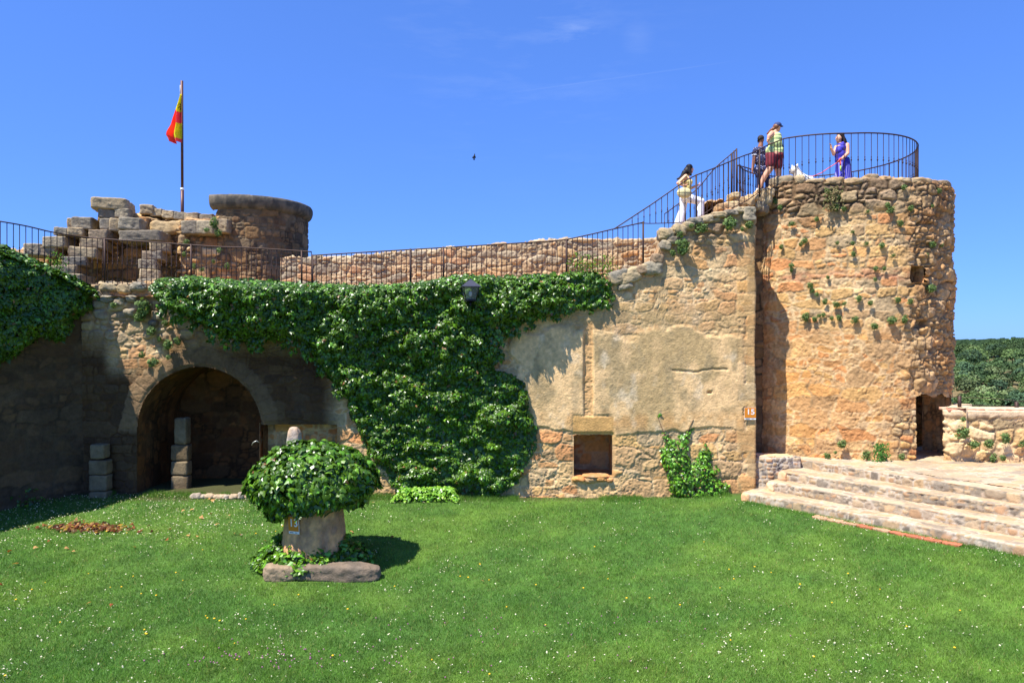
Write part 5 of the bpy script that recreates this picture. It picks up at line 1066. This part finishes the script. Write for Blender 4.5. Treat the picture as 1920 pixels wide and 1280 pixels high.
# man in the patterned shirt
q = pc_(18.5); P3 = thing('person', 'man in navy patterned short-sleeved shirt behind the railing, head bowed', 'person', loc=tuple(q(1432, 356)))
f3 = (.7, .5, -.5); hc = q(1427, 262)
blob('body', headp(hc, f3)+limb((q(1427, 268), .06), (q(1426, 275), .07))+[ellip(q(1426, 284), (.20, .13, .13)), ellip(q(1427, 300), (.17, .12, .2)), ellip(q(1430, 322), (.16, .13, .14))]
     + limb((q(1416, 281, -.02), .058), (q(1412.5, 301, -.03), .045), (q(1409, 321, -.08), .034))+hand(q(1409, 321, -.08), (-.05, -.1, -1), .5)
     + limb((q(1437, 281, .05), .058), (q(1441, 300, .1), .045), (q(1442, 314, -.05), .034))+hand(q(1442, 314, -.05), (.1, -.3, -1), .5)
     + limb((q(1426, 326), .085), (q(1424.5, 342), .06), (q(1423, 358), .045))+limb((q(1436, 326, .05), .085), (q(1442, 340, .05), .06), (q(1441, 351, .05), .045)), SK2, P3, .009)
eyes(hc, f3, P3)
blob('hair', [ellip(hc+[-.012, -.01, .035], (.088, .095, .088))], pmat('cropped_hair', (48, 36, 32), .8, noise=.4, nscale=60, bump=.6), P3, .010, 2)
ms, t, b = newmat('navy_spotted_cloth'); co = t.nodes.new('ShaderNodeTexCoord'); vo = t.nodes.new('ShaderNodeTexVoronoi'); vo.inputs['Scale'].default_value = 24; t.links.new(co.outputs['Object'], vo.inputs['Vector'])
rp_ = t.nodes.new('ShaderNodeMapRange'); rp_.inputs[1].default_value = .22; rp_.inputs[2].default_value = .32; rp_.inputs[3].default_value = 1; rp_.inputs[4].default_value = 0; t.links.new(vo.outputs['Distance'], rp_.inputs[0])
x_ = t.nodes.new('ShaderNodeMix'); x_.data_type = 'RGBA'; x_.inputs[6].default_value = (*lin((26, 34, 78)), 1); x_.inputs[7].default_value = (*lin((190, 190, 206)), 1); t.links.new(rp_.outputs[0], x_.inputs[0]); t.links.new(x_.outputs[2], b.inputs['Base Color']); b.inputs['Roughness'].default_value = .8
blob('shirt', [ellip(q(1426, 284), (.215, .145, .13)), ellip(q(1427, 300), (.185, .145, .2)), capsule(q(1423, 319), q(1432, 319), .14, .14)]+limb((q(1416, 281, -.02), .07), (q(1414, 290, -.02), .072))+limb((q(1437, 281, .05), .07), (q(1439, 291, .07), .07)), ms, P3, .011)
v, f = ellip(q(1414, 291.5, -.02), (.076, .076, .028)); obj('sleeve_cuff', mesh('sleeve_cuff', v, f, WT), P3)
blob('trousers', [capsule(q(1425, 327), q(1434, 327), .13, .13)]+limb((q(1426, 328), .11), (q(1425, 344), .085), (q(1423.5, 358), .085))+limb((q(1435, 328, .05), .11), (q(1442, 340, .05), .085), (q(1441.5, 347, .05), .08)), pmat('dark_denim', (36, 44, 84), .85, noise=.15), P3, .012, 4)
BRS = pmat('brown_leather', (150, 82, 50), .5)
for a in (q(1423, 361), q(1441, 352, .05)): blob('shoe', [capsule(a-[.04, 0, 0], a+[.10, -.03, -.01], .05, .04)], BRS, P3, .01)
v, f = tube([hc+[-.05, -.085, .03], hc+[-.095, -.02, -.03], hc+[-.06, .06, -.06]], .014, 7); obj('glasses_strap', mesh('glasses_strap', v, f, M_BLK), P3)
# woman in the blue dress
q = pc_(17.5); P4 = thing('person', 'black-haired woman in royal blue striped dress holding a pink leash inside the ring railing', 'person', loc=tuple(q(1580, 365)))
f4 = (-1, -.25, -.12); hc = q(1573, 259.5)
blob('body', headp(hc, f4)+limb((q(1574, 265), .05), (q(1576, 271), .058))+[ellip(q(1577.5, 277), (.14, .15, .12)), ellip(q(1577, 291), (.13, .14, .15)), ellip(q(1580, 310), (.16, .15, .15))]
     + limb((q(1585, 274, -.10), .056), (q(1584, 291, -.16), .044), (q(1569, 303, -.24), .032))+hand(q(1569, 303, -.24), q(1563, 307)-q(1569, 303), .8)
     + limb((q(1570, 275, .06), .052), (q(1562.5, 290, -.02), .040), (q(1556.5, 279, -.06), .030))+hand(q(1556.5, 279, -.06), (-.1, -.1, 1), .35)
     + limb((q(1577, 320), .09), (q(1577, 345), .065), (q(1577, 366), .045))+limb((q(1586, 320, .06), .09), (q(1587, 345, .06), .065), (q(1587, 366, .06), .045)), SK1, P4, .009)
eyes(hc, f4, P4)
blob('hair', [ellip(hc+[.03, .015, .02], (.095, .10, .105)), capsule(q(1577, 256), q(1583, 266, .03), .085, .07), capsule(q(1583, 262), q(1588, 270, .02), .05, .03), capsule(q(1576, 254, -.06), q(1581, 268, -.09), .045, .03)], HAIRB, P4, .012, 2)
md, t, b = newmat('royal_blue_striped_cloth'); co = t.nodes.new('ShaderNodeTexCoord'); wv_ = t.nodes.new('ShaderNodeTexWave'); wv_.inputs['Scale'].default_value = 6.5; wv_.inputs['Distortion'].default_value = .8; t.links.new(co.outputs['Object'], wv_.inputs['Vector'])
sx = t.nodes.new('ShaderNodeMapRange'); sx.inputs[1].default_value = .8; sx.inputs[2].default_value = .95; t.links.new(wv_.outputs[0], sx.inputs[0]); sx.inputs[4].default_value = .75
x_ = t.nodes.new('ShaderNodeMix'); x_.data_type = 'RGBA'; x_.inputs[6].default_value = (*lin((38, 36, 160)), 1); x_.inputs[7].default_value = (*lin((170, 170, 225)), 1); t.links.new(sx.outputs[0], x_.inputs[0]); t.links.new(x_.outputs[2], b.inputs['Base Color']); b.inputs['Roughness'].default_value = .7
MB_ = pmat('royal_blue_cloth', (42, 38, 162), .7, noise=.15, bump=.3)
blob('bodice', [ellip(q(1577.5, 279), (.15, .165, .11)), ellip(q(1577.5, 273.5), (.125, .15, .075)), ellip(q(1577, 291), (.155, .16, .16)), ellip(q(1571, 284, -.05), (.09, .10, .09)), capsule(q(1579, 270, -.06), q(1579, 278, -.06), .05, .06), capsule(q(1577, 300), q(1581, 306), .15, .17)], MB_, P4, .011)
blob('skirt', [capsule(q(1580, 311), q(1581, 318), .175, .19), capsule(q(1581, 318), q(1581, 352), .19, .25)], md, P4, .013, 3)
sb = thing('shoulder_bag', 'small dark bag hanging behind the woman in blue', 'bag', loc=tuple(q(1595, 312, .1)))
blob('pouch', [capsule(q(1593, 296, .1), q(1594.5, 310, .1), .05, .06)], pmat('dark_green_nylon', (50, 60, 54), .7), sb, .011)
PK = pmat('pink_webbing', (228, 92, 88), .7)
ls = thing('dog_leash', 'pink dog leash running from the hand of the woman in blue to the white dog', 'leash', loc=tuple(q(1564, 307, -.3)))
v, f = tube([q(1564, 306, -.28), q(1559, 311, -.25), q(1548, 318, -.2), q(1535, 327, -.15), q(1520, 333, -.12), q(1502, 331, -.1)], .011, 6); obj('cord', mesh('cord', v, f, PK), ls)
v, f = tube([q(1566, 303, -.3), q(1563, 305, -.32), q(1562.5, 309, -.30), q(1565, 308, -.28)], .022, 8); obj('grip', mesh('grip', v, f, PK), ls)
ly = thing('lanyard', 'pink and lime ribbon dangling from the hand of the woman in blue', 'lanyard', loc=tuple(q(1565, 325, -.3)))
v, f = tube([q(1564.5, 306, -.31), q(1565, 312, -.31), q(1565, 317, -.31)], .018, 6); obj('pink_ribbon', mesh('pink_ribbon', v, f, PK), ly)
v, f = tube([q(1565, 317, -.31), q(1565.3, 326, -.31)], .018, 6); obj('lime_ribbon', mesh('lime_ribbon', v, f, pmat('lime_webbing', (170, 220, 80), .7)), ly)
# white dog, standing, mostly hidden by the rim
q = (lambda a: (lambda x, y, d=0.: a(1491+(x-1491)*.9, y+2.5, d)))(pc_(17.3)); dg_ = thing('dog', 'white pointed-eared dog on a leash looking left over the tower rim', 'dog', loc=tuple(q(1505, 360)))
DW_ = pmat('cream_fur', (236, 226, 208), .9, noise=.08, nscale=40, bump=.8)
blob('body', [ellip(q(1490, 316.5), (.125, .10, .105)), capsule(q(1487, 318.5), q(1483.5, 320.5), .062, .05), capsule(q(1493, 319), q(1499, 330), .10, .13), ellip(q(1502, 333), (.15, .13, .16)), capsule(q(1503, 333), q(1515, 335.5), .14, .12), ellip(q(1517, 336), (.12, .115, .12))]
     + [capsule(q(1492.5, 312, -.05), q(1494, 306.5, -.06), .042, .016), capsule(q(1488, 311, .05), q(1486.5, 306.5, .06), .036, .014)]
     + limb((q(1499, 336, -.07), .06), (q(1499, 348, -.07), .035), (q(1498, 363, -.07), .028), (q(1496, 364, -.07), .03))+limb((q(1500, 336, .07), .06), (q(1501, 348, .07), .035), (q(1500, 363, .07), .028), (q(1498, 364, .07), .03))
     + limb((q(1521, 335, -.07), .075), (q(1518, 346, -.07), .045), (q(1524, 354, -.07), .028), (q(1522, 363, -.07), .026), (q(1520, 364, -.07), .028))+limb((q(1521, 335, .07), .075), (q(1519, 346, .07), .045), (q(1525, 354, .07), .028), (q(1523, 363, .07), .026), (q(1521, 364, .07), .028))
     + limb((q(1523, 334), .03), (q(1526, 331), .022), (q(1527, 328.5), .014)), DW_, dg_, .010, 3)
v, f = ellip(q(1480.8, 320, 0), (.022, .022, .018)); obj('nose', mesh('nose', v, f, M_BLK), dg_)
v, f = capsule(q(1481.5, 323), q(1486, 323.5), .012, .012, 8, 4); obj('mouth', mesh('mouth', v, f, M_BLK), dg_)
for s_ in (-.05, .05): v, f = ellip(q(1485, 315.5, s_*1.15), (.010, .012, .010)); obj('eye', mesh('eye', v, f, M_BLK), dg_)
v, f = tube([q(1497, 321, -.09), q(1496, 327, -.11), q(1494, 330, -.0), q(1496, 326, .10), q(1499, 320, .07), q(1498, 319, -.02), q(1497, 321, -.09)], .014, 6); obj('harness', mesh('harness', v, f, pmat('rose_strap', (190, 120, 120), .7)), dg_)

# ------------------------------------------------------------------ grass, flowers and fallen leaves
rg_ = np.random.default_rng(77)
def lawn_pts(n, ymin=6.6, ymax=16.2, p=1.35, xl=.86):
    u = rg_.random(n); k = 1-p; Y = (ymin**k+(ymax**k-ymin**k)*u)**(1/k); X = (rg_.random(n)*2-1)*xl*Y; return X, Y
def on_lawn(X, Y, m=0.):
    a = np.array([5.13, 15.2]); d = np.array([8.44, 11.25])-a; d /= np.linalg.norm(d); qn = (X-a[0])*d[1]-(Y-a[1])*d[0]
    s = (X-WA[0])*LD[0]+(Y-WA[1])*LD[1]; o = (X-WA[0])*LN[0]+(Y-WA[1])*LN[1]
    yw = WA[1]+(X-WA[0])*(WB[1]-WA[1])/(WB[0]-WA[0])
    k = (qn < -.10-m) & (o > .05) & (Y < yw-.10-m) & ~((np.abs(X+3.2) < 1.0) & (np.abs(Y-11.75) < .28)) & (np.hypot(X-MX, Y-MY) > .58)
    return k if False else ((qn > .08+m) | (X < 4.9)) & (o > .05) & (Y < yw-.06-m) & ~((X > -4.15) & (X < -2.2) & (np.abs(Y-11.47) < .2)) & (np.hypot(X-MX, Y-MY) > .58)
def blades(n, hmin, hmax, wd, col_gain=1.0, **k):
    X, Y = lawn_pts(n, **k); m = on_lawn(X, Y); X, Y = X[m], Y[m]; n = len(X); Z = gz(X, Y)
    a = rg_.random(n)*2*math.pi; hgt = rg_.uniform(hmin, hmax, n)*(.55+.9*fbm(X*2.2, Y*2.2, 3, 41)); w_ = wd*rg_.uniform(.6, 1.4, n)*(Y/9)**.5
    lean = rg_.normal(0, .6, (n, 2))*hgt[:, None]; dx = np.cos(a)*w_/2; dy = np.sin(a)*w_/2
    V = np.empty((n, 3, 3)); V[:, 0] = np.stack([X-dx, Y-dy, Z-.004], -1); V[:, 1] = np.stack([X+dx, Y+dy, Z-.004], -1); V[:, 2] = np.stack([X+lean[:, 0], Y+lean[:, 1], Z+hgt], -1)
    c = grasscol(X, Y)*rg_.uniform(.5, 1.55, n)[:, None]*col_gain; y = rg_.random(n) < .035; c[y] = lin((168, 160, 92))*rg_.uniform(.6, 1, y.sum())[:, None]
    C = np.repeat(c[:, None], 3, 1); return V.reshape(-1, 3), np.arange(3*n).reshape(-1, 3), C.reshape(-1, 3)
v, f, c = blades(620000, .025, .06, .0065)
obj('grass', mesh('grass', v, f, M_GRASS, c, False), None, 'short green lawn grass covering the castle courtyard', 'grass', kind='stuff')
# longer tufts along the foot of the wall and the steps
n = 26000; X = rg_.uniform(-10, 8.4, n); yw = WA[1]+(X-WA[0])*(WB[1]-WA[1])/(WB[0]-WA[0])
Y = yw-rg_.random(n)**1.5*.35-.02; st = X > 5.13; t_ = (X-5.13)/(8.44-5.13); Y = np.where(st, 15.2+(11.25-15.2)*t_-.04-rg_.random(n)**1.5*.25, Y); k = (fbm(X*1.7, Y*0+3, 3, 43) > .42) | st; X, Y = X[k], Y[k]; n = len(X); Z = gz(X, Y); hgt = rg_.uniform(.04, .13, n)*np.where(X > 5.13, .6, 1); a = rg_.random(n)*6.28
V = np.empty((n, 3, 3)); V[:, 0] = np.stack([X-.004*np.cos(a), Y-.004*np.sin(a), Z-.01], -1); V[:, 1] = np.stack([X+.004*np.cos(a), Y+.004*np.sin(a), Z-.01], -1); V[:, 2] = np.stack([X+rg_.normal(0, .03, n), Y+rg_.normal(0, .03, n), Z+hgt], -1)
obj('grass_fringe', mesh('grass_fringe', V.reshape(-1, 3), np.arange(3*n).reshape(-1, 3), M_GRASS, np.repeat((grasscol(X, Y)*1.1)[:, None], 3, 1).reshape(-1, 3), False), None, 'longer grass fringe along the wall foot and lowest step', 'grass', kind='stuff')
# daisies
X, Y = lawn_pts(36000, p=1.2); g = fbm(X*1.1+7, Y*1.1, 3, 51); g2 = fbm(X*3.5, Y*3.5, 2, 52)
left = sstep(-3.2, -6.5, X+ (13-Y)*.5)*sstep(12.2, 14.2, Y-.05*X*0)*.8
stp = sstep(1.2, .2, np.abs(X+.84*Y-17.7))*sstep(3, 6, X)*.25
k = on_lawn(X, Y) & (rg_.random(len(X)) < .42*sstep(.47, .66, g)*sstep(.42, .62, g2)+.05+left+stp); X, Y = X[k], Y[k]; n = len(X); Z = gz(X, Y)+rg_.uniform(.03, .06, n)
th = np.arange(7)/7*2*math.pi; rr2 = rg_.uniform(.007, .012, n)*np.where(Y > 12.5, 1.15, 1.0); tl = rg_.normal(0, .5, (n, 2))
V = np.empty((n, 8, 3)); V[:, :7, 0] = X[:, None]+rr2[:, None]*np.cos(th); V[:, :7, 1] = Y[:, None]+rr2[:, None]*np.sin(th); V[:, :7, 2] = Z[:, None]+rr2[:, None]*(tl[:, :1]*np.cos(th)+(tl[:, 1:]-.35)*np.sin(th)*-1*-1); V[:, 7] = np.stack([X, Y, Z+.005], -1)
F_ = np.array([[7, i, (i+1) % 7] for i in range(7)]); cd_ = np.tile(lin((236, 236, 226)), (n, 8, 1)); cd_[:, 7] = lin((226, 200, 90))
obj('daisies', mesh('daisies', V.reshape(-1, 3), (F_[None]+np.arange(n)[:, None, None]*8).reshape(-1, 3), M_HERB, cd_.reshape(-1, 3), False), None, 'tiny white daisies scattered thickly through the lawn', 'daisies', kind='stuff')
# small mauve clover heads near the bottom left
X = rg_.normal(-3.2, .7, 60); Y = rg_.normal(8.75, .12, 60); X = np.r_[X, rg_.normal(-.1, 2.2, 60)]; Y = np.r_[Y, rg_.uniform(8.2, 10, 60)]; n = len(X); mb = MB()
v0, f0 = ellip((0, 0, 0), (.010, .010, .011), n=6, m=5)
for x, y, z in zip(X, Y, gz(X, Y)): mb.add(v0+[x, y, z+.045], f0, lin((176, 122, 148)))
obj('clover_flowers', mb.me('clover_flowers', M_HERB), None, 'small mauve clover heads in the foreground grass', 'clover', kind='stuff')
# dandelions, each on its own
v0, f0 = ellip((0, 0, .055), (.021, .021, .010), n=9, m=5); v1, f1_ = tube([(0, 0, 0), (.004, 0, .05)], .0025, 5); DS = mesh('stem', v1, f1_, pmat('green_stem', (90, 130, 50), .6)); DH = mesh('flower_head', v0, f0, M_YELLOW)
DP = [(85, 1097), (250, 1085), (330, 1078), (166, 1080), (265, 1118), (293, 1121), (207, 1106), (60, 1110), (30, 1129), (113, 1172), (228, 1105), (343, 1093), (271, 1186), (275, 1194), (386, 1160), (389, 1164), (402, 1165), (273, 1193), (10, 1273), (440, 1212), (461, 1166), (412, 1169), (445, 1243), (863, 1085), (878, 1087), (917, 1092), (1005, 1101), (900, 1062), (950, 1143), (624, 1235), (810, 1243), (918, 1270), (1094, 1107), (1140, 1090), (1218, 1126), (1175, 1126), (1023, 1177), (1275, 1139), (1350, 1107), (1367, 1072), (1415, 1067), (1446, 1078), (1376, 1090), (1500, 1100), (1560, 1135), (1590, 1080), (1650, 1110), (1700, 1180), (1526, 1237), (1370, 1206), (740, 1104), (652, 1147), (514, 1139), (560, 1120), (480, 1004), (517, 1000), (1115, 1029), (1320, 1020), (1800, 1150), (1790, 1220), (380, 1035), (530, 990), (200, 1000), (238, 1003)]
def gpt(px, py):
    a = (px-960)/F; Y = 12.
    for _ in range(12): z = float(gz(a*Y, Y)); Y = (CAMZ-z)*F/(py-640)
    return np.array([a*Y, Y, float(gz(a*Y, Y))])
for i, (x, y) in enumerate(DP):
    p = gpt(x, y)
    t = bpy.data.objects.new('dandelion', None); S.collection.objects.link(t); t.location = p; t.empty_display_size = .05
    tag(t, 'yellow dandelion flower in the lawn', 'dandelion', 'dandelions in the lawn'); s = .5+.4*(i*.37 % 1); t.scale = (s, s, .9)
    for nm, me in (('stem', DS), ('flower_head', DH)): o = bpy.data.objects.new(nm, me); S.collection.objects.link(o); o.parent = t
# fallen leaves: a heap (uncountable) and strays
LC = pal((150, 82, 44), (176, 112, 66), (120, 66, 40), (200, 150, 96), (96, 54, 36), (206, 170, 60))
n = 300; P_ = np.array([gpt(x, y) for x, y in zip(rg_.normal(165, 42, n), 991+rg_.normal(0, 4.0, n)+0)]); P_[:, 2] += rg_.uniform(.02, .06, n)
R = np.random.default_rng(5); v, f, c = leaves(P_, np.tile([0, -.4, 1.], (n, 1)), .085, LC[rg_.integers(0, 6, n)]*.5*rg_.uniform(.5, 1.5, n)[:, None], rnd=.5, droop=.1)
obj('leaf_litter', mesh('leaf_litter', v, f, M_HERB, c, False), None, 'heap of rust-brown fallen leaves on the grass at left', 'fallen leaves', kind='stuff')
v, f, c = leaves(np.zeros((1, 3)), np.array([[0, -.5, 1.]]), .12, LC[3:4], rnd=.1, droop=.1); LM1 = mesh('fallen_leaf', v, f, M_HERB, c, False); v, f, c = leaves(np.zeros((1, 3)), np.array([[0, -.5, 1.]]), .11, LC[:1], rnd=.2, droop=.1); LM2 = mesh('fallen_leaf', v, f, M_HERB, c, False)
for i, (x, y) in enumerate([(91, 1018), (125, 1031), (253, 1029), (313, 1015), (353, 1007), (370, 1009), (319, 995), (343, 960), (378, 973), (395, 966), (430, 969), (406, 986), (452, 1006), (30, 1060), (166, 1135), (208, 1139), (480, 1058), (700, 945), (735, 1010), (660, 1000), (905, 1093), (17, 1037), (66, 1030), (138, 1037), (497, 1017), (392, 938), (399, 941), (2, 1100), (440, 1003), (360, 958)]):
    p = gpt(x, y); o = bpy.data.objects.new('fallen_leaf', LM1 if i % 3 else LM2); S.collection.objects.link(o); o.location = p+[0, 0, .05]; o.rotation_euler = (.2*math.sin(i), .3*math.cos(i*2), i*1.7); q_s = .5+.4*(i*.61 % 1); o.scale = (q_s, q_s, q_s)
    tag(o, 'dry brown leaf lying alone on the lawn', 'leaf', 'stray fallen leaves on the lawn')
# low dark bush at the foot of the side wall
n = 900; p = np.c_[rg_.normal(0, .32, n), rg_.normal(0, .22, n), abs(rg_.normal(0, .22, n))]; v, f, c = leaves(p, p+[0, 0, .1], .07, leafcols(n, 0)); q_ = gpt(62, 955)
obj('shaded_bush', mesh('shaded_bush', v, f, M_LEAF, c, False), None, 'low dark bush in deep shade at the foot of the side wall', 'bush', loc=(-11.2, 15.6, .1))

# ------------------------------------------------------------------ wooded hillside on the right
mb = MB(); rw = np.random.default_rng(9); nt_ = 1050; PV = []; PF = []; PC = []; k0 = 0
for i in range(nt_):
    Y = rw.uniform(95, 330)**1.0; a = rw.uniform(.50, 1.05); X = a*Y; r = rw.uniform(1.5, 3.2)*(.8+.3*(Y > 200)); z = float(tz(np.array(X), np.array(Y)))
    if fbm(np.array(X*.035), np.array(Y*.05), 2, 91) < .35: continue
    m = int(560*(r/2.5)**1.5); d = rw.normal(0, 1, (m, 3)); d /= np.linalg.norm(d, axis=1, keepdims=True); d[:, 2] = np.where(d[:, 2] < -.35, -d[:, 2], d[:, 2])
    rad = (1-.35*rw.random(m)**2)*(1+.35*(fbm(d[:, 0]*2.4+i, d[:, 1]*2.4+d[:, 2]*3, 2, i)-.5)*2)
    c0 = np.array([X, Y, z+r*.75]); p = c0+d*rad[:, None]*np.array([r, r, r*.85])
    s = .20+.10*rw.random(m); nr = d+rw.normal(0, .5, (m, 3)); nr /= np.linalg.norm(nr, axis=1, keepdims=True); t = np.cross(nr, rw.normal(0, 1, (m, 3))); t /= np.linalg.norm(t, axis=1, keepdims=True); b = np.cross(nr, t)
    V = p[:, None]+s[:, None, None]*np.stack([-t-b*.7, t-b*.6, t*.6+b, -t*.7+b*.8], 1)*.85
    tb_ = rw.uniform(.7, 1.45); base = pal((74, 94, 58), (60, 80, 50), (92, 112, 66), (70, 92, 66), (104, 118, 78))[rw.integers(0, 5)]
    PC.append(np.repeat((base*tb_*rw.uniform(.75, 1.3, m)[:, None])[:, None], 4, 1).reshape(-1, 3)); PV.append(V.reshape(-1, 3)); PF.append(np.arange(4*m).reshape(-1, 4)+k0); k0 += 4*m
    v, f = tube([(X, Y, z-.5), (X+.1, Y, z+r*.4), (X, Y, z+r)], [.16, .12, .06], 5); f = [a_ for a_ in f]; PV.append(v); PC.append(np.tile(lin((84, 70, 56)), (len(v), 1))); PF.append(f[0]+k0); k0 += len(v)
obj('woodland', mesh('woodland', np.concatenate(PV), np.concatenate(PF), M_FAR, np.concatenate(PC), False), None, 'dense holm oak woodland covering the far hillside at right', 'woodland', kind='stuff')
# far ridge of trees
m = 2600; Y = rw.uniform(900, 1060, m); X = rw.uniform(.45, 1.1, m)*Y; z = tz(X, Y)+rw.uniform(0, 5, m); s = rw.uniform(2.0, 5, m)
v = np.stack([X, Y, z], -1)[:, None]+s[:, None, None]*np.array([(-1, 0, -.8), (1, .2, -.8), (.7, 0, .8), (-.6, .1, .7)])[None]
obj('far_woodland', mesh('far_woodland', v.reshape(-1, 3), np.arange(4*m).reshape(-1, 4), M_FAR, np.tile(lin((70, 92, 60)), (4*m, 1)), False), None, 'distant wooded ridge on the skyline right of the tower', 'woodland', kind='stuff')
